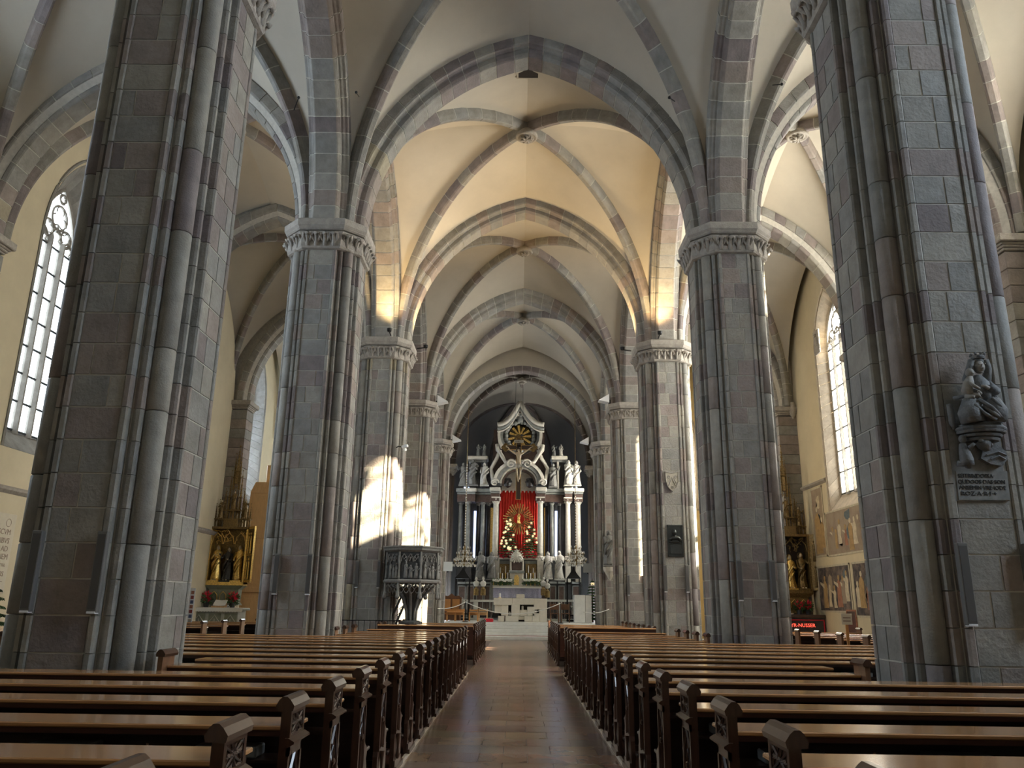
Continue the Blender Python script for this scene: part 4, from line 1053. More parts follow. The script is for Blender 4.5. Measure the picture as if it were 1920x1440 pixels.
v0 = at(1077,1158,41.8); v1 = at(1109,1116,41.8)
t = thing('ambo', 'plain pale grey marble lectern block right of the altar', 'lectern', ((v0.x+v1.x)/2, 41.8, PZ))
hh = v1.z-PZ; wd = (v1.x-v0.x)/2
MB().box(-wd, wd*.25, 0, .6, 0, hh, c=.015).build('front_slab', M_marble, t); MB().box(wd*.27, wd, .05, .6, 0, hh-.01, c=.015).build('side_slab', M_marble, t)
# rope barrier
posts = [(-4.2,40.9),(-2.0,41.6),(AX-2.3+.0,42.2)]
pts = [at(745,1138,40.6), at(873,1127,41.0), at(1051,1130,41.0), at(1068,1132,41.0), at(1155,1138,41)]
for i, p in enumerate((pts[1], pts[2])):
    t = thing('barrier_post', 'thin black rope post on the steps, %s of the altar' % ('left' if i == 0 else 'right'), 'post', (p.x, p.y, PZ), group='rope posts')
    MB().lathe([(.14,0),(.14,.02),(.02,.04)], 12).build('foot', M_black, t); MB().lathe([(.018,.04),(.018,max(.9,p.z-PZ)),(.03,max(.9,p.z-PZ)+.02),(0,max(.9,p.z-PZ)+.05)], 8).build('pole', M_black, t)
def rope(A, B, sag, lab):
    A = Vector(A); B = Vector(B); t = thing('barrier_rope', lab, 'rope', A)
    MB().tube([(B-A)*k/12+Vector((0,0,-sag*4*(k/12)*(1-k/12))) for k in range(13)], .022, 6).build('cord', M_lace, t, smooth=True)
ropeh = 1.0
rope((pts[1].x, 41.0, PZ+.95), (pts[2].x, 41.0, PZ+.95), .55, 'cream barrier rope sagging in front of the modern altar')
rope((-4.0, 41.0, PZ+.62), (pts[1].x, 41.0, PZ+.95), .12, 'cream barrier rope running to the left pier')
rope((3.3, 41.3, PZ+.55), (4.6, 41.3, PZ+.7), .12, 'cream barrier rope between ambo and right pier')
# balustrade
yb = 46.0
for s in (-1, 1):
    v0 = at(866 if s < 0 else 1025, 1124, yb); v1 = at(925 if s < 0 else 1082, 1160, yb)
    x0, x1 = (v0.x, v1.x); L = x1-x0; zt = v0.z
    t = thing('balustrade', 'marble communion balustrade with dark turned balusters, %s of the altar' % wall_side[s], 'balustrade', (x0, yb, PZ), group='communion balustrades')
    hb = zt-PZ; MB().box(0, L, -.15, .15, hb-.12, hb, c=.015).build('rail', M_marble, t); MB().box(0, L, -.13, .13, 0, .12, c=.01).build('base', M_marble, t)
    for k in range(8):
        x = .14+k*(L-.28)/7
        if k in (3,): MB().box(x-.12, x+.12, -.1, .1, .12, hb-.12, c=.01).build('pedestal', M_marble, t)
        else: MB().lathe([(.05,.12),(.05,.16),(.03,.2),(.085,.36),(.05,.55),(.03,.62),(.05,hb-.16),(.05,hb-.12)], 8, Matrix.Translation((x,0,0))).build('baluster', M_altbrown, t)
# wooden presider chairs and stools
def chair(label, x, y, m_, h=.95, w_=.5, grp='sanctuary seats', cloth=None, rz=0):
    t = thing('chair', label, 'chair', (x, y, PZ), rz=rz, group=grp)
    MB().box(-w_/2,w_/2,-.22,.22,.42,.46,c=.008).build('seat', m_, t)
    for a_ in (-1, 1):
        for c_ in (-1, 1): MB().box(a_*w_/2-a_*.045, a_*w_/2, c_*.22-c_*.045, c_*.22, 0, .42).build('leg', m_, t)
    if h > .5:
        for a_ in (-1, 1): MB().box(a_*w_/2-a_*.045, a_*w_/2, .18, .22, .46, h).build('back_post', m_, t)
        MB().box(-w_/2+.04, w_/2-.04, .185, .215, h-.32, h-.04, c=.006).build('backrest', m_, t)
    if cloth: MB().box(-w_/2+.03,w_/2-.03,-.2,.18,.46,.50,c=.012).build('cushion', cloth, t)
    return t
k = 0
for px_, Yp, m_, cl, ds in ((1040,42.6,M_brown,None,'behind the right rope post'),(1060,42.6,M_brown,None,'left of the ambo'),(803,43.5,M_orange,M_redcl,'beside the red cloth'),(820,42.6,M_orange,None,'left of the notice'),(846,42.2,M_orange,None,'under the rope'),(862,42.2,M_orange,None,'under the rope near the post'),(888,42.2,M_orange,M_grey,'bright orange, nearest the altar'),(906,42.2,M_oak,M_grey,'pale, touching the altar side')):
    v = at(px_, 1150, Yp); chair('low wooden sanctuary seat %s' % ds, v.x, Yp, m_, h=(.95 if k < 2 else .62), cloth=cl, w_=.46); k += 1
# celebrant throne with shaped back
v = at(846, 1140, 44.6)
t = thing('throne_chair', 'wide carved wooden celebrant seat with curved back left of the altar', 'chair', (v.x, 44.6, PZ))
MB().prism([(-.55,0),(.55,0),(.55,1.15),(.4,1.3),(.2,1.25),(0,1.4),(-.2,1.25),(-.4,1.3),(-.55,1.15)], .0, .08, 'y').build('backrest', M_brown, t)
for x in (-.25,.25): MB().box(x-.2,x+.2,-.03,0,.3,1.1,c=.01).build('panel', M_orange, t)
MB().box(-.5,.5,-.5,0,.40,.47,c=.01).build('seat', M_brown, t)
for x in (-.5,.5): MB().box(x-.04,x+.04,-.5,0,0,.75,c=.01).build('side', M_brown, t)
v = at(798, 1140, 42.6)
t = thing('red_cloth', 'bright red cloth draped in a peak over a stand behind the left pews', 'cloth', (v.x, 42.6, PZ))
MB().rings([[(-.3,-.2,0),(.35,-.2,0),(.35,.2,0),(-.3,.2,0)],[(-.05,-.12,.5),(.3,-.12,.5),(.3,.12,.5),(-.05,.12,.5)],[(.1,-.04,.9),(.22,-.04,.9),(.22,.04,.9),(.1,.04,.9)]]).build('drape', M_redcl, t)
for x in (-.05,.25): MB().box(x-.02,x+.02,-.02,.02,0,.5).build('stand', M_wood, t)
v = at(916, 1157, 41.2)
tag(MB().box(-.22,.24,-.15,.2,0,.16,c=.03).build('red_cushion', M_redcl, None, (v.x, 41.2, PZ)), 'flat red cushion lying left of the modern altar foot', 'cushion')

# ------------------------------------------------------------------ triumphal crucifix
yc_ = 43.6; T = at(972, 905, yc_); 
t = thing('crucifix', 'large hanging crucifix with pale corpus and trefoil arms before the high altar', 'crucifix', (T.x, yc_, 0))
q = lambda px_, py_: (at(px_, py_, yc_).x-T.x, at(px_, py_, yc_).z)
ztop = q(972,822)[1]; zbot = q(972,936)[1]; zarm = q(972,839)[1]; xa = q(948,839)[0]; xb = q(1000,839)[0]
MB().box(-.12,.12,.0,.06,zbot,ztop).build('upright', M_cross, t); MB().box(xa+.1,xb-.1,.0,.06,zarm-.12,zarm+.12).build('crossbeam', M_cross, t)
b = MB()
for x0, x1, z0, z1 in ((-.14,-.12,zbot,ztop),(.12,.14,zbot,ztop),(-.14,.14,zbot-.02,zbot)): b.box(x0,x1,-.01,.07,z0,z1)
for z in (zarm-.14, zarm+.12): b.box(xa+.1,-.14,-.01,.07,z,z+.02); b.box(.14,xb-.1,-.01,.07,z,z+.02)
b.build('gilt_edge', M_gold, t)
for cx_, cz_, vv in ((xa,zarm,(-1,0)),(xb,zarm,(1,0)),(0,ztop,(0,1))):
    b = MB()
    for dx, dz in ((vv[0]*.12,vv[1]*.12),(vv[1]*.12,vv[0]*.12),(-vv[1]*.12,-vv[0]*.12)):
        b.lathe([(.10,0),(.12,.02),(.12,.05),(.10,.07)], 12, Matrix.Translation((cx_+dx,.06,cz_+dz)) @ Matrix.Rotation(pi/2,4,'X'))
    b.build('trefoil_end', M_golddk, t)
MB().box(-.26,.26,-.04,0,zarm+.26,zarm+.42,c=.01).build('title_board', M_altwhite, t)
text('INRI', t, (-.2,-.042,zarm+.29), .13, M_ink)
# corpus: one skinned body
J = {}
me = bpy.data.meshes.new('corpus'); zn = zarm
hipz = q(972,873)[1]; kneez = q(972,888)[1]; footz = q(972,903)[1]; shz = q(972,851)[1]
vs = [(0,-.10,hipz),(0.02,-.12,(hipz+shz)/2),(0,-.13,shz-.05),(0,-.15,shz+.10),(-.03,-.19,shz+.24),
      (-.19,-.11,shz),(-.50,-.07,shz+.20),(xa+.12,-.03,zarm+.02),(.19,-.11,shz),(.50,-.07,shz+.20),(xb-.12,-.03,zarm+.02),
      (-.10,-.12,hipz-.06),(-.08,-.22,kneez),(-.02,-.10,footz+.08),(0,-.16,footz-.05),(.10,-.12,hipz-.06),(.10,-.22,kneez),(.03,-.10,footz+.08)]
ed = [(0,1),(1,2),(2,3),(3,4),(2,5),(5,6),(6,7),(2,8),(8,9),(9,10),(0,11),(11,12),(12,13),(13,14),(0,15),(15,16),(16,17)]
rad = [.12,.105,.14,.05,.095,.07,.05,.035,.07,.05,.035,.09,.06,.04,.04,.09,.06,.04]
me.from_pydata(vs, ed, []); o = bpy.data.objects.new('corpus', me); COL.objects.link(o)
o.modifiers.new('s', 'SKIN'); 
for i, sv in enumerate(me.skin_vertices[0].data): sv.radius = (rad[i], rad[i]*.85); sv.use_root = (i == 0)
ms = o.modifiers.new('u', 'SUBSURF'); ms.levels = 2; ms.render_levels = 2
dg = bpy.context.evaluated_depsgraph_get(); m2 = bpy.data.meshes.new_from_object(o.evaluated_get(dg)); bpy.data.objects.remove(o)
m2.materials.clear(); m2.materials.append(M_skin); m2.polygons.foreach_set('use_smooth', [True]*len(m2.polygons))
co = put('corpus', m2, t)
b = MB(); b.ball((-.03,-.13,shz+.29), (.095,.10,.11), 10, 7)
for k_ in (-1,1): b.tube([(-.03+k_*.08,-.15,shz+.27),(-.03+k_*.10,-.17,shz+.1)], [.035,.02], 6)
b.build('hair', M_cross, co, smooth=True)
b = MB(); b.tube([(-.03+.11*cos(a_*pi/6),-.15+.11*sin(a_*pi/6),shz+.33) for a_ in range(12)], .018, 5, True); b.build('thorn_crown', M_black, co)
b = MB(); b.lathe([(.15,hipz-.18),(.17,hipz-.05),(.15,hipz+.06)], 12, Matrix.Translation((0,-.12,0)), fold=.08, k=6); b.tube([(.13,-.16,hipz),(.2,-.18,hipz-.15),(.18,-.16,hipz-.3)], [.05,.04,.015], 6); b.build('loincloth', M_altwhite, co, smooth=True)
for sx in (-1, 1):
    hx_ = xa+.10 if sx < 0 else xb-.10; b = MB()
    for f in range(4): b.tube([(hx_,-.03,zarm+.03+(f-1.5)*.02),(hx_+sx*.075,-.05,zarm+.05+(f-1.5)*.028),(hx_+sx*.10,-.075,zarm+.04+(f-1.5)*.028)], .011, 5)
    b.tube([(hx_,-.03,zarm),(hx_+sx*.02,-.07,zarm-.05)], .012, 5); b.build('fingers', M_skin, co, smooth=True)
for x in (-.25,.25): MB().tube([(x,.03,zarm+.1),(x*.8,.03,14.0)], .008, 4).build('cable', M_black, t)

# ------------------------------------------------------------------ high altar
YA = 49.3
def Q(px_, py_, Y=YA): v = at(px_, py_, Y); return v.x, v.z
t = thing('high_altar', 'towering dark baroque marble high altar with columns, gable and golden rays', 'altar', (0, YA, 0))
def rect(name, m_, x0, y0, x1, y1, d0, d1, c=.02):
    a = Q(x0,y0); e = Q(x1,y1); return MB().box(a[0], e[0], d0, d1, e[1], a[1], c=c).build(name, m_, t)
rect('back_wall', M_altdark, 858, 918, 938, 1150, .9, 1.2); rect('back_wall', M_altdark, 1008, 918, 1092, 1150, .9, 1.2)
rect('podium', M_altdark, 858, 1092, 1092, 1150, -.4, 1.2); rect('podium', M_altgrey, 920, 1090, 1012, 1150, -.9, .6)
def column(px_, r_, m_, yt=947, yb_=1050, d=0.0):
    x, zt = Q(px_, yt); _, zb = Q(px_, yb_)
    c = MB().lathe([(r_*1.02,zb+.2),(r_,zb+.5),(r_*.95,(zt+zb)/2),(r_*.86,zt)], 14).build('column', m_, t, (x,d,0), smooth=True)
    b = MB(); b.box(-r_*1.5,r_*1.5,-r_*1.5,r_*1.5,zb-.05,zb+.06,c=.01); b.lathe([(r_*1.35,zb+.06),(r_*1.45,zb+.12),(r_*1.15,zb+.18),(r_*1.02,zb+.22)], 14); b.build('column_base', M_altwhite, c)
    b = MB(); b.lathe([(r_*.9,zt),(r_*1.0,zt+.08),(r_*1.15,zt+.2),(r_*1.5,zt+.36)], 12); b.box(-r_*1.5,r_*1.5,-r_*1.5,r_*1.5,zt+.34,zt+.42)
    for k_ in range(8):
        for z_, rr in ((.12,1.15),(.25,1.4)): a_ = k_*pi/4+z_*3; b.ball((r_*rr*cos(a_), r_*rr*sin(a_), zt+z_), r_*.26, 5, 4)
    b.build('column_capital', M_statdk if m_ != M_altwhite else M_altwhite, c)
for px_, r_, m_, d in ((930.5,.185,M_altwhite,-.5),(1012.5,.185,M_altwhite,-.5),(905.6,.13,M_altgrey,.1),(915,.12,M_altdark,.5),(896,.12,M_altdark,.5),(879,.14,M_altgrey,-.2),(864,.14,M_altgrey,.1),
                       (1035,.13,M_altgrey,.1),(1026,.12,M_altdark,.5),(1049,.12,M_altdark,.5),(1064,.17,M_altwhite,-.3),(1083.5,.17,M_altwhite,-.1)):  # outer right columns in pale marble: their sunlight is in the colour
    column(px_, r_, m_, d=d)
for px_ in (921, 1022): rect('gilt_strip', M_gold, px_-1.5, 950, px_+1.5, 1045, .55, .62, 0)
for px_ in (890, 1044): rect('blue_glow_strip', M_blueg, px_-2.5, 955, px_+2.5, 1045, .84, .88, 0)  # solid glowing strip in place of a window seen behind the columns
# entablature blocks: frieze dark, cornice light
for x0, x1, d in ((858,876,-.25),(876,892,-.45),(893,921,-.15),(921,937,-.75),(1006,1022,-.75),(1022,1058,-.15),(1058,1072,-.55),(1076,1092,-.35)):
    rect('frieze', M_altbrown, x0, 928, x1, 942, d, 1.0); rect('cornice', M_altwhite if d < -.3 else M_altgrey, x0-2, 917, x1+2, 924, d-.18, 1.05, .04)
    rect('cornice_bed', M_altgrey, x0-.5, 924, x1+.5, 928, d-.06, 1.0, .02)
for x0, x1 in ((860,873),(876,889),(894,906),(908,919),(1014,1026),(1030,1042),(1046,1058),(1072,1086)):
    p_ = rect('podium_panel', M_altbrown, x0, 1098, x1, 1143, -.46, -.40, .015); rect('podium_cap', M_altgrey, x0-1, 1091, x1+1, 1095, -.55, -.38)
    a_ = Q(x0,1098); e_ = Q(x1,1143); b = MB()
    for q_ in ((a_[0],a_[0]+.05,e_[1],a_[1]),(e_[0]-.05,e_[0],e_[1],a_[1]),(a_[0],e_[0],a_[1]-.06,a_[1]),(a_[0],e_[0],e_[1],e_[1]+.06)): b.box(q_[0],q_[1],-.49,-.455,q_[2],q_[3])
    b.build('panel_frame', M_altgrey, p_)
# pedestals under columns
for px_, d in ((930.5,-.5),(1012.5,-.5),(905.6,.1),(879,-.2),(1035,.1),(1064,-.3),(1083.5,-.1),(864,.1)):
    rect('pedestal', M_altwhite if abs(px_-971) < 45 or px_ > 1060 else M_altdark, px_-(6 if abs(px_-971) < 45 else 5), 1051, px_+(6 if abs(px_-971) < 45 else 5), 1092, d-.32, d+.3)  # right pedestals pale as well, sunlight put into the colour
rect('retable_base', M_altwhite, 926, 1046, 1018, 1051, -.6, .5); rect('retable_base', M_altgrey, 928, 1051, 1016, 1090, -.5, .4)
for x0, x1 in ((934,955),(985,1006)): rect('gold_panel', M_golddk, x0, 1058, x1, 1086, -.56, -.5)
# curtain with folds
a = Q(937,918); e = Q(1008,1049); b = MB(); n = 70; row = []
for zz in (a[1], (a[1]+e[1])/2, e[1]):
    row.append([(a[0]+(e[0]-a[0])*i/n, .45+.07*sin(i*1.35)+.03*sin(i*2.9+1), zz) for i in range(n+1)])
b.rings(row, False) if False else b.add([p for r in row for p in r], [(j*(n+1)+i, j*(n+1)+i+1, (j+1)*(n+1)+i+1, (j+1)*(n+1)+i) for j in range(2) for i in range(n)])
cu = b.build('curtain', M_cloth, t, smooth=True)
for i in range(10): b = MB(); b.ball((a[0]+(e[0]-a[0])*(i+.5)/10,.36,a[1]-.05), (.05,.02,.09), 6, 4); b.build('curtain_tie', M_altwhite, cu)
# arch over the curtain
cx0, cz0 = Q(973,908)
def arcband(name, r0, r1, d0, d1, m_, a0=0, a1=pi, n=20, parent=None, cz=None, cx=None, yy=1):
    c0 = cx0 if cx is None else cx; z0 = cz0 if cz is None else cz
    rs = [[(c0+r*cos(th), d, z0+r*sin(th)*yy) for r, d in ((r0,d0),(r1,d0),(r1,d1),(r0,d1))] for th in [a0+(a1-a0)*k_/n for k_ in range(n+1)]]
    return MB().rings(rs).build(name, m_, parent or t)
arcband('arch_band', 1.42, 1.62, -.45, .8, M_altwhite, yy=.92); arcband('arch_band', 1.20, 1.40, -.35, .8, M_altgrey, yy=.92); arcband('arch_band', 1.08, 1.18, -.2, .8, M_altwhite, yy=.92); arcband('arch_band', .96, 1.05, 0, .8, M_altbrown, yy=.92)
b = MB(); b.prism([(cx0+1.1*cos(k_*pi/16), cz0-.35+1.25*sin(k_*pi/16)) for k_ in range(17)], .55, .7, 'y'); b.build('lunette', M_altwhite, t)
for px_ in (952, 993):
    x, z = Q(px_, 905); b = MB(); b.lathe([(.05,-.3),(.2,-.2),(.24,0),(.12,.2),(.2,.3)], 10, Matrix.Translation((x,.25,z)))
    for k_ in range(6): b.ball((x+.2*cos(k_),.2,z+.1+.12*sin(k_*2)), .09, 6, 4)
    b.build('dark_vase', M_altdark, t)
# volutes with spirals
def spiral(b, cx, cz, r, sg, d):
    b.tube([(cx+sg*r*(1-k_/22)*cos(k_*.55), d, cz+r*(1-k_/22)*sin(k_*.55)) for k_ in range(19)], [.07*(1-k_/26) for k_ in range(19)], 6)
for px_, py_, r_, sg, d in ((958,872,.30,1,-.5),(988,872,.30,-1,-.5),(928,908,.25,1,-.7),(1018,908,.25,-1,-.7)):
    x, z = Q(px_, py_); b = MB(); spiral(b, x, z, r_, sg, d); b.build('volute', M_altwhite, t, smooth=True)
# attic: brown concave panels, side piers with cornice
rect('attic_wall', M_altbrown, 925, 800, 1022, 905, .85, 1.1)
for s_ in (-1, 1):
    P_ = [(925,905),(921,880),(931,862),(938,845)] if s_ < 0 else [(1022,905),(1027,880),(1016,862),(1009,845)]
    b = MB(); b.tube([(Q(*p_)[0], -.2, Q(*p_)[1]) for p_ in P_], .12, 7); b.build('curved_frame', M_altwhite, t, smooth=True)
    x0, x1 = (878,905) if s_ < 0 else (1034,1064)
    rect('attic_pier', M_altdark, x0+4, 862, x1-4, 917, .2, 1.0); rect('attic_cornice', M_altwhite, x0-1, 855, x1+10*(s_ < 0), 862, -.15, 1.0, .05); rect('attic_cornice', M_altgrey, x0+1, 862, x1+8*(s_ < 0)-2, 867, -.02, 1.0)
    if s_ > 0: rect('pilaster', M_altwhite, 1044, 866, 1048, 917, -.1, .3)
# medallion
mx, mz = Q(975, 818)
arcband('medallion_ring', 1.24, 1.42, -.45, .6, M_altwhite, -.55, pi+.55, 30, cx=mx, cz=mz); arcband('medallion_ring', 1.08, 1.24, -.30, .6, M_altgrey, -.55, pi+.55, 30, cx=mx, cz=mz)
b = MB(); b.lathe([(1.14,.0),(1.14,.1)], 28, Matrix.Translation((mx,.5,mz)) @ Matrix.Rotation(pi/2,4,'X')); b.build('medallion_field', M_altdark, t)
b = MB()
for s_ in (-1, 1):
    xk = mx+s_*1.45; b.tube([(xk,-.3,mz-.6),(xk-s_*.05,-.35,mz-.95),(mx+s_*1.1,-.3,mz-1.35),(mx+s_*.9,-.3,mz-1.7),(mx+s_*.4,-.35,mz-1.8)], [.12,.14,.13,.12,.08], 7)
b.build('lower_scroll', M_altwhite, t, smooth=True)
rg = random.Random(9); b = MB()
for k_ in range(26):
    a_ = 2*pi*k_/26; r_ = .88+rg.uniform(-.04,.04)
    b.ball((mx+r_*cos(a_), -.05+rg.uniform(-.1,.1), mz+r_*1.05*sin(a_)), rg.uniform(.12,.18), 7, 5)
    if k_ % 3 == 0: b.ball((mx+r_*cos(a_), -.22, mz+r_*1.05*sin(a_)), .085, 7, 5)
b.build('cloud_wreath', M_altgrey, t, smooth=True)
def rays(name, cx, cz, r0, r1, n, d, m_, parent, jit=.25, yy=1):
    b = MB(); rg = random.Random(n)
    for k_ in range(n):
        a_ = 2*pi*k_/n; R_ = r1*(1-jit*rg.random()); w_ = .5*2*pi*r1*.35/n
        c_, s2 = cos(a_), sin(a_); p0 = Vector((cx+r0*c_, d, cz+r0*s2*yy)); p1 = Vector((cx+R_*c_, d, cz+R_*s2*yy)); u = Vector((-s2,0,c_))*w_
        b.rings([[p0-u*.5+Vector((0,-.01,0)), p0+u*.5+Vector((0,-.01,0)), p0+Vector((0,.03,0))],[p1-u+Vector((0,-.02,0)), p1+u+Vector((0,-.02,0)), p1+Vector((0,.03,0))]])
    return b.build(name, m_, parent)
rays('gold_rays', mx, mz, .1, .78, 30, .05, M_golddk, t); rays('bright_rays', mx, mz, .1, .80, 11, .0, M_gold, t)
b = MB(); b.ball((mx,-.05,mz-.02), (.17,.08,.13), 8, 6); b.tube([(mx-.3,-.1,mz-.05),(mx-.1,-.12,mz+.06),(mx,-.1,mz)], [.02,.06,.04], 6); b.tube([(mx+.3,-.1,mz+.02),(mx+.1,-.12,mz+.06),(mx,-.1,mz)], [.02,.06,.04], 6); b.build('dove', M_altdark, t)
# ogee gable
apx, apz = Q(975,758); lx, lz = Q(933,800); rx, rz_ = Q(1020,800)
def lerp2(p, q_, f): return (p[0]+(q_[0]-p[0])*f, p[1]+(q_[1]-p[1])*f)
for off, m_, r_ in ((0,M_altwhite,.15),(-.24,M_altgrey,.10),(-.42,M_altwhite,.06)):
    for ex, ez in ((lx,lz),(rx,rz_)):
        path = []
        for k_ in range(9):
            f = k_/8; x, z = lerp2((apx,apz),(ex,ez),f); z -= .42*sin(pi*f)*1.0; path.append((x+(0 if f else 0), -.62+abs(off)*.4, z+off*(1-.0*f)))
        MB().tube(path, r_, 7).build('gable_moulding', m_, t, smooth=True)
b = MB(); b.prism([(apx,apz-.1),(apx-.35,apz-.85),(lx+.2,lz-.2),(mx-1.0,mz+.9),(mx+1.0,mz+.9),(rx-.2,rz_-.2),(apx+.35,apz-.85)], .1, .8, 'y'); b.build('gable_field', M_altbrown, t)
x, z = Q(976,787); b = MB(); b.ball((x,-.25,z), (.22,.15,.24), 10, 7)
for k_ in (-1,1): b.tube([(x+k_*.15,-.2,z),(x+k_*.45,-.2,z+.15),(x+k_*.5,-.2,z-.1)], [.08,.1,.03], 6)
b.ball((x,-.35,z+.2), .14, 8, 6); b.build('cherub', M_altgrey, t, smooth=True)
# mensa, tabernacle
rect('mensa', M_altwhite, 925, 1098, 1014, 1103, -1.3, -.4); 
tx, _ = Q(969, 1050)
def tab(y0, y1, w_, m_, d=-1.0, c=.02, nm='tabernacle_tier'):
    a_ = Q(969, y0)[1]; e_ = Q(969, y1)[1]; return MB().box(tx-w_, tx+w_, d-w_*.6, d+w_*.6, e_, a_, c=c).build(nm, m_, t)
tab(1075,1100,.38,M_altwhite); tab(1071,1076,.46,M_altgrey); tab(1055,1071,.30,M_altbrown); tab(1051,1055,.42,M_altwhite)
b = MB(); z_ = Q(969,1046)[1]; b.lathe([(.34,-.3),(.38,-.1),(.30,.12),(.16,.28),(.08,.34),(.1,.4),(0,.44)], 12, Matrix.Translation((tx,-1.0,z_))); b.build('tabernacle_dome', M_altwhite, t, smooth=True)
rays('silver_glory', tx, Q(969,1045)[1], .1, .45, 16, -1.35, M_altwhite, t)
b = MB(); z0_ = Q(969,1098)[1]; b.prism([(tx-.14,z0_),(tx+.14,z0_),(tx+.14,z0_+.45),(tx+.07,z0_+.58),(tx-.07,z0_+.58),(tx-.14,z0_+.45)], -1.28, -1.2, 'y'); b.build('gilt_door', M_gold, t)
for k_ in (-1,1):
    for py_ in (1062,1085): x, z = Q(969+k_*11, py_); MB().lathe([(.06,-.35),(.05,.3),(.09,.36)], 8, Matrix.Translation((x,-1.15,z))).build('small_column', M_altwhite, t)

# things standing on or before the high altar
x, z = Q(970,1102)
ct = thing('altar_frontal', 'lilac patterned cloth covering the high altar table', 'cloth', (x, YA-1.35, z-.0))
a = Q(926,1102); e = Q(1014,1122); zz_ = e[1]-z
b = MB(); n = 60; rows = []
for z_, am in ((.02,0),(.02,0),(zz_,1)):
    yy_ = (.9 if not rows else 0.0)
    rows.append([((a[0]+(e[0]-a[0])*i/n)-x, yy_-.03*sin(i*.9)*am, z_) for i in range(n+1)])
b.add([p for r in rows for p in r], [(j*(n+1)+i, j*(n+1)+i+1, (j+1)*(n+1)+i+1, (j+1)*(n+1)+i) for j in range(2) for i in range(n)]); b.build('drape', M_lilac, ct, smooth=True)
MB().box(a[0]-x, e[0]-x, -.03, 0, -.05, .03).build('lace_edge', M_lace, ct)
# gold sunburst with figure
x, z = Q(973, 973)
gs = thing('golden_sunburst', 'golden sunburst with a small seated red-ringed image, hung on the red curtain', 'ornament', (x, YA-.05, z))
rays('long_rays', 0, 0, .3, 1.0, 34, 0, M_gold, gs, .18, yy=1.0); rays('short_rays', 0, 0, .3, .75, 27, -.03, M_golddk, gs, .3)
b = MB(); b.lathe([(.30,0),(.33,.03),(.30,.06)], 20, Matrix.Translation((0,-.02,0)) @ Matrix.Rotation(pi/2,4,'X')); b.build('red_disc', M_cloth, gs)
fo = figure(gs, .62, M_gold, M_gold, random.Random(4), 0, base=False, loc=(0,-.15,-.30))
# fir trees before the curtain
def fir(label, loc, h, r, seed, stars=0, grp=None, dens=9, lean=0):
    t = thing('fir_tree', label, 'tree', loc, group=grp); rg = random.Random(seed)
    MB().lathe([(.05,0),(.02,h*.97)], 7).build('trunk', M_brown, t)
    b = MB(); nl = int(h/.16)
    for i in range(nl):
        z = .25+(h-.3)*i/nl; R_ = r*(1-(z/h)**1.2)*1.05+.04
        for k_ in range(dens):
            a_ = 2*pi*(k_/dens)+i*.7+rg.uniform(-.2,.2); L = R_*rg.uniform(.75,1.1); d = Vector((cos(a_), sin(a_), -.12)); s_ = Vector((-sin(a_), cos(a_), 0))
            p = Vector((0,0,z)); b.tube([p, p+d*L*.6+Vector((0,0,.02)), p+d*L], [.018,.012,.006], 4)
            for m in range(5):
                f = .3+.15*m; q_ = p+d*L*f; w_ = L*(.32-.05*m)
                for sg in (-1, 1):
                    e_ = q_+s_*sg*w_+d*w_*.7+Vector((0,0,-.02)); u = Vector((0,0,.018))
                    b.add([q_-u, q_+u, e_+u*.4, (q_+e_)/2-s_*0+d*.03-u*1.5], [(0,1,2),(0,3,1),(1,3,2),(0,2,3)])
    b.build('needles', M_green, t)
    for i in range(stars):
        z = h*rg.uniform(.2,.92); R_ = r*(1-(z/h)**1.2)*.95; a_ = -pi/2+rg.uniform(-1.1,1.1)
        s_ = MB(); 
        for k_ in range(6): s_.tube([(0,0,0),(.085*cos(k_*pi/3),-.01,.085*sin(k_*pi/3))], [.03,.012], 4)
        s_.build('straw_star', M_star, t, (R_*cos(a_), R_*sin(a_), z), smooth=True)
    return t
x, z = Q(953,1049); fir('decorated fir tree with pale stars left of the sunburst on the high altar', (x, YA-.3, z), 2.7, .75, 21, 26)
x, z = Q(995,1049); fir('decorated fir tree with fewer stars right of the sunburst on the high altar', (x, YA-.3, z), 2.5, .75, 22, 12)
for i, (px_, s_) in enumerate(((944,'first'),(955,'second'),(1000,'third'),(988,'fourth'))):
    x, z = Q(px_,1048); t2 = thing('poinsettia', 'dark red poinsettia at the foot of the high altar curtain, %s from the left' % ('third fourth'.split()[0] if i == 3 else ('fourth' if i == 2 else s_)), 'plant', (x, YA-.55, z), group='poinsettias on the high altar')
    b = MB(); leaves_ball(b, (0,0,.22), .2, 60, random.Random(i), .12); b.build('bracts', M_poin, t2); MB().lathe([(.07,0),(.09,.14)], 8).build('pot', M_altbrown, t2)
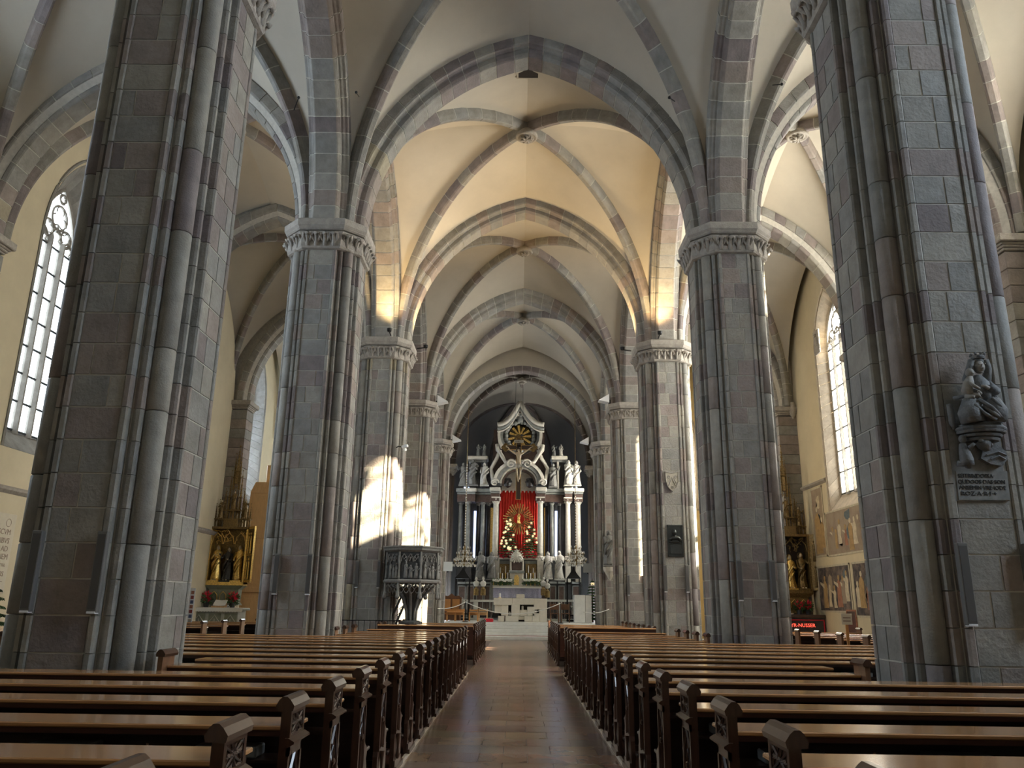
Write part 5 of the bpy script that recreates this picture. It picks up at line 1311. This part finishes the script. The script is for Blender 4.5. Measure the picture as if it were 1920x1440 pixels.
# candles and flower banks
for i, (px_, y0, y1) in enumerate(((926,1086,1075),(934,1086,1074),(942,1086,1075),(952,1086,1074),(938,1074,1064),(948,1074,1061),(987,1086,1075),(995,1086,1075),(1003,1086,1074),(1012,1086,1075),(991,1074,1060),(1000,1074,1065))):
    x, z = Q(px_, y0, YA-1.2); _, z1 = Q(px_, y1, YA-1.2)
    t2 = thing('altar_candle', 'tall white candle on the high altar gradine, %s from the left' % ORD[[0,1,3,5,2,4,6,8,10,11,7,9][i]], 'candle', (x, YA-1.2+(.25 if i in (4,5,10,11) else 0), z), group='high altar candles')
    MB().lathe([(.07,-.5),(.03,-.42),(.02,-.1),(.05,0)], 8).build('candlestick', M_gold, t2); MB().lathe([(.028,0),(.026,z1-z),(.0,z1-z+.02)], 8).build('wax', M_lace, t2)
for s_, px_ in ((-1,942),(1,999)):
    x, z = Q(px_, 1094, YA-1.3)
    t2 = thing('flower_bank', 'low bank of white flowers and greenery on the high altar, %s of the tabernacle' % wall_side[s_], 'flowers', (x, YA-1.35, z), group='flower banks')
    b = MB(); rg = random.Random(s_+3)
    for k_ in range(7): leaves_ball(b, (-.48+.16*k_,0,.1), .16, 40, rg, .10)
    b.build('foliage', M_green, t2)
    for k_ in range(12):
        b = MB(); b.ball((0,0,0), (.06,.05,.055), 7, 5)
        for m in range(5): b.ball((.055*cos(m*1.256),-.03,.055*sin(m*1.256)), .03, 5, 3)
        b.build('blossom', M_flow, t2, (-.52+.095*k_, -.16, .14+.07*rg.random()), smooth=True)
# marble statues
ST = [(868,912,1.35,M_statdk,'dark marble saint on the far left of the altar cornice',1),(887,912,1.55,M_statdk,'broad dark marble bishop on the left altar cornice',0),(908,912,1.35,M_statue,'pale marble youth on the altar cornice left of the arch',3),
      (1037,915,1.4,M_statdk,'dark marble figure with raised arm on the altar cornice right of the arch',2),(1066,912,1.5,M_statue,'bright white marble saint on the right altar cornice',0),(1081,912,1.45,M_statue,'bright white marble saint on the far right altar cornice',3),
      (900,1088,1.55,M_statdk,'marble statue leaning left of the altar steps, outermost of the pair',1),(921,1088,1.5,M_statdk,'marble statue beside the left candles',2),
      (1027,1086,1.45,M_statue,'white marble statue beside the right candles',1),(1049,1088,1.55,M_statue,'white marble statue right of the altar, outermost of the pair',0)]
for i, (px_, py_, h_, m_, lb, ps) in enumerate(ST):  # far right figures whiter as if sunlit; the light is in the marble
    d = -.25 if py_ < 1000 else -1.1
    v = at(px_, py_, YA+d); statue(lb, (v.x, YA+d, v.z), h_*1.05, m_, m_, ps, 30+i, group='marble statues of the high altar')
for i, (px_, py_, lb) in enumerate(((897,856,'left pier, outer'),(908,856,'left pier, inner'),(1038,857,'right pier, inner'),(1052,856,'right pier, outer'))):
    v = at(px_, py_, YA+.1); statue('small marble angel on top of the altar attic, %s' % lb, (v.x, YA+.1, v.z), .75, M_altgrey if i != 3 else M_statue, M_altgrey, i, 60+i, group='attic angels')
for i, (px_, py_, lb) in enumerate(((893,1098,'silvery bust reliquary left of the altar cloth'),(906,1098,'small white bust beside the left flower bank'),(985+2,1099,''),(1019,1098,'small bust with gold base right of the altar cloth'),(996+30,1102,'small haloed figure right of the altar cloth'))):
    if not lb: continue
    v = at(px_, py_, YA-1.6)
    t2 = thing('bust', lb, 'bust', (v.x, YA-1.6, v.z-.05))
    b = MB(); b.lathe([(.16,-.5),(.16,-.15),(.1,-.1),(.06,-.02)], 10); b.build('base', M_golddk, t2)
    b = MB(); b.rings([[(rx_*cos(2*pi*j/12), rx_*.6*sin(2*pi*j/12), z_) for j in range(12)] for z_, rx_ in ((0,.08),(.06,.15),(.18,.18),(.27,.15),(.32,.05),(.38,.045))]); b.build('shoulders', M_statue, t2, smooth=True)
    b = MB(); b.ball((0,0,.46), (.075,.085,.10), 10, 8); b.tube([(0,-.085,.47),(0,-.1,.45)], .012, 5); b.build('head', M_statue, t2, smooth=True)
    b = MB(); b.ball((0,.02,.50), (.085,.085,.085), 9, 7); b.build('hair', M_statdk, t2, smooth=True)
# chandeliers
def chandelier(label, px_, py_, Y, r=.62):
    v = at(px_, py_, Y); t = thing('chandelier', label, 'chandelier', v, group='crystal chandeliers')
    b = MB(); b.lathe([(.03,-.55),(.10,-.45),(.05,-.3),(.12,-.15),(.05,.05),(.10,.2),(.04,.4),(.07,.5),(.02,.6)], 10); b.build('stem', M_golddk, t, smooth=True)
    b = MB(); b.tube([(0,0,.6),(0,0,14.3-v.z)], .02, 5); rg = random.Random(int(px_))
    b.build('chain', M_golddk, t)
    for k_ in range(30): 
        if k_*.16 < 5: MB().ball((0,0,.7+.16*k_), (.035,.035,.05), 6, 4).build('chain_bead', M_altwhite, t)
    for tier, (zz_, rr, n) in enumerate(((-.28,r,14),(.10,r*.78,11),(.42,r*.5,7))):
        for k_ in range(n):
            a_ = 2*pi*k_/n; c_, s_ = cos(a_), sin(a_)
            b = MB(); b.tube([(0,0,zz_-.05),(rr*.4*c_,rr*.4*s_,zz_-.2),(rr*.85*c_,rr*.85*s_,zz_-.12),(rr*c_,rr*s_,zz_+.02)], .016, 5); b.lathe([(.05,0),(.015,-.02)], 8, Matrix.Translation((rr*c_,rr*s_,zz_+.03))); arm = b.build('arm', M_golddk, t)
            MB().lathe([(.016,.03),(.016,.14)], 6, Matrix.Translation((rr*c_,rr*s_,zz_))).build('candle', M_lace, arm)
            b = MB()
            for m in range(4): b.ball((rr*c_*(.4+.22*m), rr*s_*(.4+.22*m), zz_-.12-.12*(m % 2)), (.04,.04,.075), 5, 4)
            b.build('crystal', M_altwhite, arm)
    return t
chandelier('crystal chandelier hanging left of the high altar', 871, 1043, 46.8); chandelier('crystal chandelier hanging right of the high altar', 1080, 1042, 46.8)
# black canopied stands
for i, (px_, s_) in enumerate(((868,-1),(1075,1))):
    v = at(px_, 1085, 45.3); w_ = .42 if s_ < 0 else .38
    t = thing('canopied_shrine', 'black open shrine with a pyramid roof, %s of the modern altar' % wall_side[s_], 'shrine', (v.x, 45.3, PZ), group='black canopied shrines')
    zr = v.z-PZ
    b = MB(); b.rings([[(x*k_, y*k_, z) for x, y in ((-w_,-w_),(w_,-w_),(w_,w_),(-w_,w_))] for k_, z in ((1.05,zr),(.75,zr+.14),(.45,zr+.30),(.15,zr+.50),(.03,zr+.62))]); b.build('roof', M_black, t)
    for x in (-1,1):
        for y in (-1,1): MB().box(x*w_*.9-.02,x*w_*.9+.02,y*w_*.9-.02,y*w_*.9+.02,0,zr).build('post', M_black, t)
    MB().box(-w_,w_,-w_,w_,.30,.36).build('shelf', M_black, t); MB().box(-w_,w_,-w_,w_,0,.1).build('base', M_black, t)
    statue('small pale figure inside the black shrine %s of the altar' % wall_side[s_], (v.x, 45.25, PZ+.36+.0), .8 if s_ < 0 else .55, M_statue, M_statue, 1, 80+i)
# Christmas tree and crib at the right
v = at(1145, 1158, 40.6)
fir('small Christmas tree with a straw star beside the fifth right pier', (3.95, 43.3, PZ), 2.3, .7, 31, 5)
t2 = thing('straw_star', 'large straw star hanging by the right Christmas tree', 'star', (at(1139,1104,42.6)))
b = MB(); 
for k_ in range(14): b.tube([(0,0,0),(.26*cos(k_*pi/7),0,.26*sin(k_*pi/7))], [.02,.008], 4)
b.build('rays', M_star, t2); MB().tube([(0,0,.0),(0,0,1.2)], .004, 4).build('thread', M_lace, t2)
t2 = thing('white_flowers', 'white flower arrangement at the foot of the right Christmas tree', 'flowers', (at(1146,1140,42.2).x, 42.2, PZ))
b = MB(); leaves_ball(b, (0,0,.5), .3, 110, random.Random(3), .14); b.build('foliage', M_green, t2); MB().lathe([(.14,0),(.2,.3),(.18,.34)], 10).build('vase', M_brown, t2)
for k_ in range(8): MB().ball((.2*cos(k_*2.1),-.2,.5+.2*sin(k_*1.7)), .075, 7, 5).build('blossom', M_flow, t2, smooth=True)

# ------------------------------------------------------------------ gothic winged altars
def spire(b, x, y, z, h, r):
    b.rings([[(x+r*k_*cos(2*pi*j/6), y+r*k_*sin(2*pi*j/6), zz) for j in range(6)] for k_, zz in ((.8,z),(.8,z+h*.3),(1.2,z+h*.32),(.7,z+h*.36),(.05,z+h*.94))])
    for q in range(5):
        zz = z+h*(.42+.1*q); k_ = r*(.75-.13*q)
        for a_ in range(4): b.ball((x+k_*cos(a_*pi/2), y+k_*sin(a_*pi/2), zz), r*.22, 4, 3)
    b.ball((x,y,z+h*.96), r*.35, 5, 4)
def gothic_altar(label, loc, rz, left):
    t = thing('winged_altar', label, 'altar', loc, rz=rz)
    mw = M_retg if left else M_golddk
    # predella and shrine box, local -y looks at the viewer
    MB().rings([[(-1.0,-.25,0),(1.0,-.25,0),(1.0,.35,0),(-1.0,.35,0)],[(-.85,-.2,.15),(.85,-.2,.15),(.85,.35,.15),(-.85,.35,.15)],[(-.9,-.2,.75),(.9,-.2,.75),(.9,.35,.75),(-.9,.35,.75)],[(-1.2,-.3,.95),(1.2,-.3,.95),(1.2,.35,.95),(-1.2,.35,.95)]]).build('predella', mw, t)
    b = MB(); 
    for x in (-.55,0,.55): b.tube([(x-.2,-.24,.25),(x-.18,-.25,.5),(x,-.26,.65),(x+.18,-.25,.5),(x+.2,-.24,.25)], .025, 5)
    b.build('predella_tracery', M_gold, t)
    hS = 2.75; wS = 1.12
    MB().box(-wS,wS,.25,.35,1.0,1.0+hS).build('shrine_back', M_golddk if left else M_void, t)
    for x in (-wS,wS): MB().box(x-.06,x+.06,-.28,.35,1.0,1.0+hS,c=.01).build('shrine_side', M_gold if left else M_golddk, t)
    MB().box(-wS-.06,wS+.06,-.3,.35,.95,1.12,c=.01).build('shrine_base', M_gold if left else M_golddk, t)
    MB().box(-wS-.06,wS+.06,-.3,.35,1.0+hS,1.12+hS,c=.01).build('shrine_top', M_golddk, t)
    MB().box(-.45,.45,-.28,.35,1.12+hS,1.5+hS,c=.01).build('raised_top', M_golddk, t)
    b = MB(); rg = random.Random(8 if left else 9)
    for k_ in range(26):
        x = rg.uniform(-wS+.1,wS-.1); z = 1.0+hS-rg.uniform(.05,.65); b.tube([(x,-.1,z),(x+rg.uniform(-.15,.15),-.2,z+rg.uniform(-.1,.15)),(x+rg.uniform(-.2,.2),-.15,z+rg.uniform(-.2,.1))], .022, 4)
    for x in (-.72,0,.72): b.tube([(x-.33,-.2,3.0),(x-.25,-.22,3.35),(x,-.24,3.55),(x+.25,-.22,3.35),(x+.33,-.2,3.0)], .03, 5)
    b.build('canopy_carving', M_gold if left else M_golddk, t)
    cols = [(M_gold,M_skin),(M_altdark,M_skin),(M_gold,M_skin)] if left else [(M_golddk,M_skin),(M_gold,M_skin),(M_golddk,M_skin)]
    for i, x in enumerate((-.68,0,.68)):
        figure(t, 1.75 if i != 1 else 1.65, cols[i][0], cols[i][1], random.Random(i+(5 if left else 15)), i, 'shrine_figure', loc=(x,-.02,1.2), halo=not left)
    # wings folded open toward the viewer
    for k_ in (-1, 1):
        Mx = Matrix.Translation((k_*(wS+.08),-.2,1.0)) @ Matrix.Rotation(k_*(-.75 if left else -.45), 4, 'Z')
        b = MB(); b.box(0,k_*.85,-.03,.03,.1,hS+.1,Mx); wg = b.build('wing', M_golddk, t)
        b = MB()
        for q in ((0,.06,.1,hS+.1),(.79,.85,.1,hS+.1)): b.box(k_*q[0],k_*q[1],-.06,.04,q[2],q[3],Mx)
        b.box(0,k_*.85,-.06,.04,.1,.22,Mx); b.box(0,k_*.85,-.06,.04,hS,hS+.12,Mx); b.box(0,k_*.85,-.06,.04,1.42,1.48,Mx); b.build('wing_frame', M_gold if left else M_golddk, wg)
        b = MB()
        for zz in (.25,1.52):
            for xx in (.25,.55):
                b.rings([[Mx @ Vector((k_*xx+rx*cos(2*pi*j/7), -.08+.04*sin(2*pi*j/7), zz+z_)) for j in range(7)] for z_, rx in ((0,.11),(.3,.09),(.6,.08),(.8,.09),(.88,.03))]); b.ball(Mx @ Vector((k_*xx,-.1,zz+.98)), .06, 7, 5)
        b.build('wing_relief', M_gold if left else M_golddk, wg, smooth=True)
    # superstructure: tracery screen, niches with figures, many pinnacles
    zt = 1.15+hS
    b = MB()
    for i in range(13):
        x = -1.1+.183*i; hh_ = 1.1+1.5*(1-abs(x)/1.2); spire(b, x, 0.05*(i % 2), zt, hh_, .085)
    b.build('pinnacles', M_golddk, t)
    b = MB()
    for i in range(7): x = -.9+.3*i; b.tube([(x-.14,-.1,zt),(x-.12,-.12,zt+.2),(x,-.14,zt+.34),(x+.12,-.12,zt+.2),(x+.14,-.1,zt)], .022, 5)
    b.box(-1.15,1.15,-.15,.2,zt+.34,zt+.40); b.box(-.5,.5,-.15,.25,zt+.8,zt+.86); b.build('tracery_screen', M_golddk, t)
    for i, (x, z) in enumerate(((-.75,zt+.42),(0,zt+.88),(.75,zt+.42))):
        figure(t, .95, M_golddk, M_skin, random.Random(40+i), i, 'crest_figure', loc=(x,-.05,z))
    b = MB()
    for x, z, h_ in ((-.35,zt+.8,2.2),(.35,zt+.8,2.2),(-.18,zt+1.9,2.0),(.18,zt+1.9,2.0),(-.6,zt+.8,1.2),(.6,zt+.8,1.2)): spire(b, x, 0, z, h_, .10)
    b.build('tall_pinnacles', M_golddk, t)
    b = MB()
    for z in (zt+2.0, zt+2.7, zt+3.3): b.tube([(-.2,0,z),(0,-.05,z+.25),(.2,0,z)], .02, 5); b.box(-.2,.2,-.03,.03,z-.02,z+.02)
    spire(b, 0, 0, zt+2.2, 2.1 if left else 2.5, .17); b.build('central_spire', M_golddk, t)
    return t
# left altar: stands against the fourth wall pilaster, turned to the nave
vl = Vector((-11.85, 33.0, 0))
LA = (vl.x, 33.6, 1.02)
t = thing('side_altar_table', 'grey stone side altar table with carved arcade front below the left winged altar', 'table', (vl.x, 32.6, .33))
MB().box(-.9,.9,-.42,.5,-.33,.92,c=.01).build('block', M_mensa, t)
MB().box(-1.05,1.05,-.5,.55,.92,1.0,c=.015).build('slab', M_mensa, t)
b = MB()
for x in (-.62,0,.62):
    b.box(x-.24,x+.24,-.44,-.42,.12,.80); 
b.build('front_panel', M_retg, t)
for x in (-.62,0,.62):
    b = MB(); b.tube([(x-.19,-.45,.15),(x-.19,-.46,.5),(x,-.46,.74),(x+.19,-.46,.5),(x+.19,-.45,.15)], .02, 5); b.tube([(x,-.45,.15),(x,-.46,.6)], .015, 5)
    if x == 0:
        for k_ in range(7): b.ball((x-.15+.05*k_,-.47,.3+.08*(k_ % 3)), .05, 6, 4)
    b.build('tracery', M_altwhite, t)
cl = thing('altar_cloth', 'white lace-edged cloth along the left side altar table', 'cloth', (vl.x, 32.6, 1.33))
MB().box(-1.1,1.1,-.53,.3,.0,.02,c=.005).build('top', M_lace, cl)
b = MB(); n = 40; b.add([(-1.1+2.2*i/n,-.54,.02) for i in range(n+1)]+[(-1.1+2.2*i/n,-.545,-.12-.03*(i % 2)) for i in range(n+1)], [(i,i+1,n+2+i,n+1+i) for i in range(n)]); b.build('lace', M_lace, cl)
bk = thing('open_book', 'open book on a cloth stand in the middle of the left side altar', 'book', (vl.x+.1, 32.35, 1.36))
MB().prism([(-.12,0),(.16,0),(.16,.22)], -.22, .22, 'x').build('stand', M_oak, bk)
MB().rings([[(-.24,-.14,.06),(0,-.14,.03),(.24,-.14,.06),(.24,.14,.27),(0,.14,.24),(-.24,.14,.27)],[(-.24,-.15,.08),(0,-.15,.06),(.24,-.15,.08),(.24,.13,.29),(0,.13,.27),(-.24,.13,.29)]]).build('pages', M_lace, bk)
MB().box(-.26,.26,-.26,-.24,-.16,.05).build('ribbon_cloth', M_oak, bk)
for i, x in enumerate((-.55,.50)):
    p_ = thing('poinsettia', 'bright red potted poinsettia on the left side altar, %s of the book' % ('left' if i == 0 else 'right'), 'plant', (vl.x+x, 32.6, 1.35), group='poinsettias on the left side altar')
    MB().lathe([(.09,0),(.12,.18),(.13,.2)], 10).build('pot', M_altdark, p_)
    b = MB(); leaves_ball(b, (0,0,.32), .2, 60, random.Random(70+i), .14); b.build('leaves', M_green, p_)
    b = MB(); leaves_ball(b, (0,-.03,.42), .14, 80, random.Random(80+i), .12); b.build('bracts', M_poin, p_)
t = gothic_altar('gilded gothic winged altar with a tall spire against the left aisle wall', (vl.x, 33.0, 1.45), -.0, True); t.scale = (.66,.8,.8)
# right altar
vr = Vector((11.05, 33.0, 0))
t = thing('side_altar_block', 'dark side altar table with red-bordered lettered front in the right aisle', 'table', (vr.x, 32.6, .42))
MB().box(-.9,.9,-.45,.5,-.42,.86,c=.01).build('block', M_altdark, t); MB().box(-.93,.93,-.5,.5,.86,.98,c=.01).build('slab', M_altbrown, t)
b = MB(); b.box(-.88,.88,-.48,-.455,.76,.80); b.box(-.88,-.84,-.48,-.455,.1,.8); b.box(.84,.88,-.48,-.455,.1,.8); b.build('red_border', M_redcl, t)
text('MAYR-NUSSER', t, (-.72,-.48,.52), .19, M_letglow)
for i, x in enumerate((-.6,.1,.45)):
    p_ = thing('poinsettia', 'dim red poinsettia on the dark right side altar, %s' % ['leftmost','middle','right'][i], 'plant', (vr.x+x, 32.6, 1.40), group='poinsettias on the right side altar')
    MB().lathe([(.09,0),(.12,.16),(.13,.18)], 10).build('pot', M_altdark, p_)
    b = MB(); leaves_ball(b, (0,0,.30), .17, 50, random.Random(90+i), .12); b.build('leaves', M_green, p_)
    b = MB(); leaves_ball(b, (0,-.03,.36), .13, 45, random.Random(95+i), .10); b.build('bracts', M_poin, p_)
gothic_altar('dark gilded gothic winged altar with a tall crocketed spire in the right aisle', (vr.x, 33.0, 1.45), .0, False).scale = (.66,.8,.8)

# organ case
v0 = at(463,1150,36.0); v1 = at(520,905,36.0)
t = thing('organ_case', 'light oak panelled organ case rising behind the left winged altar', 'cabinet', ((v0.x+v1.x)/2+.1, 36.2, 0))
w_ = .95; hO = v1.z-.1
MB().box(-w_,w_,0,1.6,0,hO-.35,c=.02).build('carcass', M_oak, t)
MB().rings([[(-w_,-.04,hO-.35),(w_,-.04,hO-.35),(w_,1.6,hO-.35),(-w_,1.6,hO-.35)],[(-w_+.2,-.0,hO+.15),(w_,-.0,hO+.15),(w_,1.6,hO+.15),(-w_+.2,1.6,hO+.15)]]).build('sloping_top', M_oak, t)
MB().box(-w_+.55,w_,.3,1.5,hO+.15,hO+1.0,c=.03).build('upper_box', M_oak, t)
for x in (-.48,.48):
    for z0_, z1_ in ((.15,1.85),(2.35,4.2),(4.35,hO-.5)):
        p_ = MB().box(x-.36,x+.36,-.03,0,z0_,z1_,c=.01).build('panel', M_oak, t)
        MB().box(x-.27,x+.27,-.045,-.03,z0_+.1,z1_-.1,c=.008).build('panel_field', M_oak, p_)
MB().box(-w_-.05,w_+.05,-.1,.05,1.98,2.22,c=.02).build('cornice', M_oak, t)

# ------------------------------------------------------------------ right wall frescoes
def fresco(label, y0, y1, z0, z1, dark, seed):
    t = thing('fresco', label, 'painting', (RW-.004, (y0+y1)/2, z0), group='frescoes on the right wall'); hy_ = (y1-y0)/2; hz_ = z1-z0
    MB().box(-.01,.0,-hy_,hy_,0,hz_).build('ground', M_fresd if dark else M_fres, t)
    b = MB()
    for q in ((-hy_,hy_,0,.07),(-hy_,hy_,hz_-.07,hz_),(-hy_,-hy_+.08,0,hz_),(hy_-.08,hy_,0,hz_)): b.box(-.018,-.008,*q)
    b.build('painted_border', M_fb, t); rg = random.Random(seed)
    for i in range(int(hy_*2/.42)):
        y = -hy_+.35+.42*i+rg.uniform(-.1,.1); 
        if y > hy_-.25: break
        h_ = hz_*rg.uniform(.4,.7); z = .12+rg.uniform(0,.2)*hz_; w_ = h_*.16
        prof = [(-w_*1.2,0),(w_*1.2,0),(w_,h_*.4),(w_*1.05,h_*.72),(w_*.3,h_*.84),(-w_*.3,h_*.84),(-w_*1.0,h_*.7),(-w_*.8,h_*.35)]
        prof = [(y+a_+rg.uniform(-.03,.03), z+c_) for a_, c_ in prof]
        e_ = .014+.002*(i % 3)
        MB().prism(prof, -e_, -.008, 'x').build('painted_robe', rg.choice([M_f1,M_f2,M_f3,M_f1,M_fres]), t)
        MB().prism([(y+.085*cos(k_*pi/5), z+h_*.92+.10*sin(k_*pi/5)) for k_ in range(10)], -e_-.002, -.008, 'x').build('painted_head', rg.choice([M_f1,M_f3]), t)
        if rg.random() < .5: MB().prism([(y+w_*.4,z+h_*.6),(y+w_*2.4,z+h_*.75),(y+w_*2.4,z+h_*.82),(y+w_*.4,z+h_*.74)], -e_-.001, -.008, 'x').build('painted_arm', M_f1, t)
    for i in range(5):
        y = rg.uniform(-hy_+.4,hy_-.4); z = rg.uniform(.2,.9)*hz_; MB().prism([(y+rg.uniform(.15,.35)*cos(k_*pi/4), min(hz_-.08, max(.08, z+rg.uniform(.15,.4)*sin(k_*pi/4)))) for k_ in range(8)], -.0125, -.008, 'x').build('painted_patch', rg.choice([M_f4,M_fres,M_f1]), t)
    return t
fresco('faded upper fresco with a crowd of rose and ochre figures under the right window', 26.6, 31.3, 3.55, 5.25, False, 3)
fresco('tall fresco strip with arches left of the right window sill', 31.35, 32.6, 3.6, 6.35, False, 4)
fresco('dark lower fresco with pale winged figures on the right wall', 29.4, 32.6, 1.5, 3.25, True, 5)
fresco('lower fresco panel with a pale robed crowd on the right wall', 26.4, 29.2, 1.35, 3.25, True, 6)
t = thing('wall_niche', 'small dark red square niche in the right aisle wall', 'niche', (RW-.005, 29.6, .75))
MB().box(-.02,0,-.36,.36,0,.8).build('opening', M_altbrown, t)
b = MB(); b.box(-.04,0,-.42,.42,-.06,0); b.box(-.04,0,-.42,.42,.8,.86); b.box(-.04,0,-.42,-.36,0,.8); b.box(-.04,0,.36,.42,0,.8); b.build('frame', M_f2, t)
t = thing('relief_stone', 'small grey carved stone set in the wall left of the right window', 'relief', (RW-.005, at(1527,660,31).y-.6, 12.0))
MB().box(-.05,0,-.28,.28,-.5,.5,c=.01).build('slab', M_carve, t); b = MB(); b.ball((-.06,0,.05), (.04,.14,.2), 8, 6); b.ball((-.07,0,.28), .07, 7, 5); b.build('carved_figure', M_carve, t)
v = at(1605, 1160, 25.6)
# fluted painted half column on the wall
t = thing('wall_shaft', 'slender pale green stone shaft on the right wall beside the frescoes', 'column', (RW-.12, 26.0, 0))
MB().lathe([(.14,0),(.14,.2),(.10,.25),(.10,4.2),(.16,4.3),(.17,4.4)], 10).build('shaft', mat('pale_green_stone', (.42,.47,.38), .6, noise=.1), t)
# notice on a post
v = at(1585, 1145, 18.6)
t = thing('post_sign', 'small cream notice on a wooden post in the right aisle', 'sign', (v.x, 18.6, 0))
MB().box(-.03,.03,-.02,.02,0,1.32,c=.005).build('post', M_orange, t); MB().box(-.12,.12,-.035,-.02,1.28,1.52,c=.004).build('board', M_tablet, t)
for z_ in (1.43,1.36): MB().box(-.085,.085,-.038,-.034,z_-.012,z_+.012).build('faded_line', M_inkbr, t)
MB().box(-.18,.18,-.15,.15,0,.03).build('foot', M_orange, t)

# ------------------------------------------------------------------ left wall things
Xw = LW+.012
t = thing('inscription_tablet', 'large pale stone tablet with brown Latin lettering on the left aisle wall', 'plaque', (LW+.03, 19.7, 1.95))
MB().box(-.03,0,-1.5,1.15,-.25,1.75,c=.01).build('slab', M_tablet, t)
for i, (s_, z, sz) in enumerate((('VOBISCVM',1.22,.20),('OMNIBVS',1.0,.20),('VSQVE AD',.80,.20),('MATIONEM',.60,.20),('MATTH.',.42,.11),('DIOECESIS',.18,.18),('NENSIS –',.0,.18))):
    text(s_, t, (.002, 1.0 if i != 3 else 1.05, z), sz, M_inkbr, rot=(pi/2,0,pi/2), align='RIGHT')
for y in (.35,.85): b = MB(); b.tube([(.0,y+.1*cos(2*pi*k_/14),1.52+.1*sin(2*pi*k_/14)) for k_ in range(14)], .008, 4, True); b.build('emblem', M_inkbr, t)
b = MB(); 
t3 = thing('carved_crest', 'faint grey incised crest on the wall below the tablet', 'relief', (LW+.01, 20.5, 1.2))
MB().prism([(-.3,-.3),(.3,-.3),(.35,.1),(.1,.35),(-.35,.3)], 0, .02, 'x').build('slab', M_tablet, t3)
b = MB(); b.tube([(.03,-.2,-.25),(.03,-.05,.15),(.03,.1,.25)], .02, 5); b.tube([(.03,.15+.12*cos(2*pi*k_/12),.05+.12*sin(2*pi*k_/12)) for k_ in range(12)], .015, 5, True); b.build('motif', M_mensa, t3)
# blind arch with photo board
t = thing('photo_board', 'tall board covered with small colour photographs in the left aisle', 'board', (at(352,1125,27).x, 27.0, 0))
MB().box(-.18,.22,0,.03,.55,2.0,c=.005).build('panel', M_white, t)
for x in (-.14,.18): MB().box(x-.015,x+.015,0.03,.06,0,1.9).build('leg', M_grey, t)
rg = random.Random(12)
for i in range(3):
    for j in range(9):
        c_ = rg.choice([(.25,.05,.05),(.06,.09,.2),(.4,.35,.3),(.1,.1,.12),(.35,.15,.1)])
        nm_ = 'photo_colour_%d' % int(c_[0]*100)
        mm = bpy.data.materials.get(nm_) or mat(nm_, c_, .5)
        MB().box(-.16+.125*i,-.06+.125*i,-.006,0,.6+.15*j,.71+.15*j).build('photo', mm, t)
t = thing('blind_arch', 'stone-framed blind arch in the left aisle wall above the photo board', 'arch', (-12.56, 29.3, 0))
b = MB(); ol = outline(.9, 0.3, 2.6, 1.4, 8); b.tube([(.02, x, z) for x, z in ol[2:]], .08, 6); b.tube([(.02,.9,.3),(.02,.9,2.6)], .08, 6); b.tube([(.02,-.9,.3),(.02,-.9,2.6)], .08, 6); b.build('frame', M_tablet, t)
# Christmas tree at the far left edge
v = at(-8, 1200, 15.0)
fir('dark green fir tree at the left edge of the picture', (-9.75, 15.0, .35), 1.75, .72, 51, 0, dens=12)
t = thing('tree_stand', 'brown wooden box holding the fir tree at the left edge', 'box', (-9.55, 15.0, 0)); MB().box(-.35,.35,-.3,.3,0,.38,c=.02).build('box', M_brown, t)
for i, x in enumerate((-9.0,)):
    pass
t = thing('credenza', 'brown wooden cupboard with a sloping top behind the left pews', 'cabinet', (-8.75, 13.6, 0))
MB().box(-.5,.35,-.3,.3,0,.95,c=.02).build('carcass', M_brown, t); MB().prism([(-.33,.95),(.33,.95),(.33,1.12),(-.33,1.0)], -.53, .38, 'x').build('sloping_top', M_shelf, t); MB().box(-.4,.25,-.32,-.3,.15,.8,c=.01).build('door', M_brown, t)
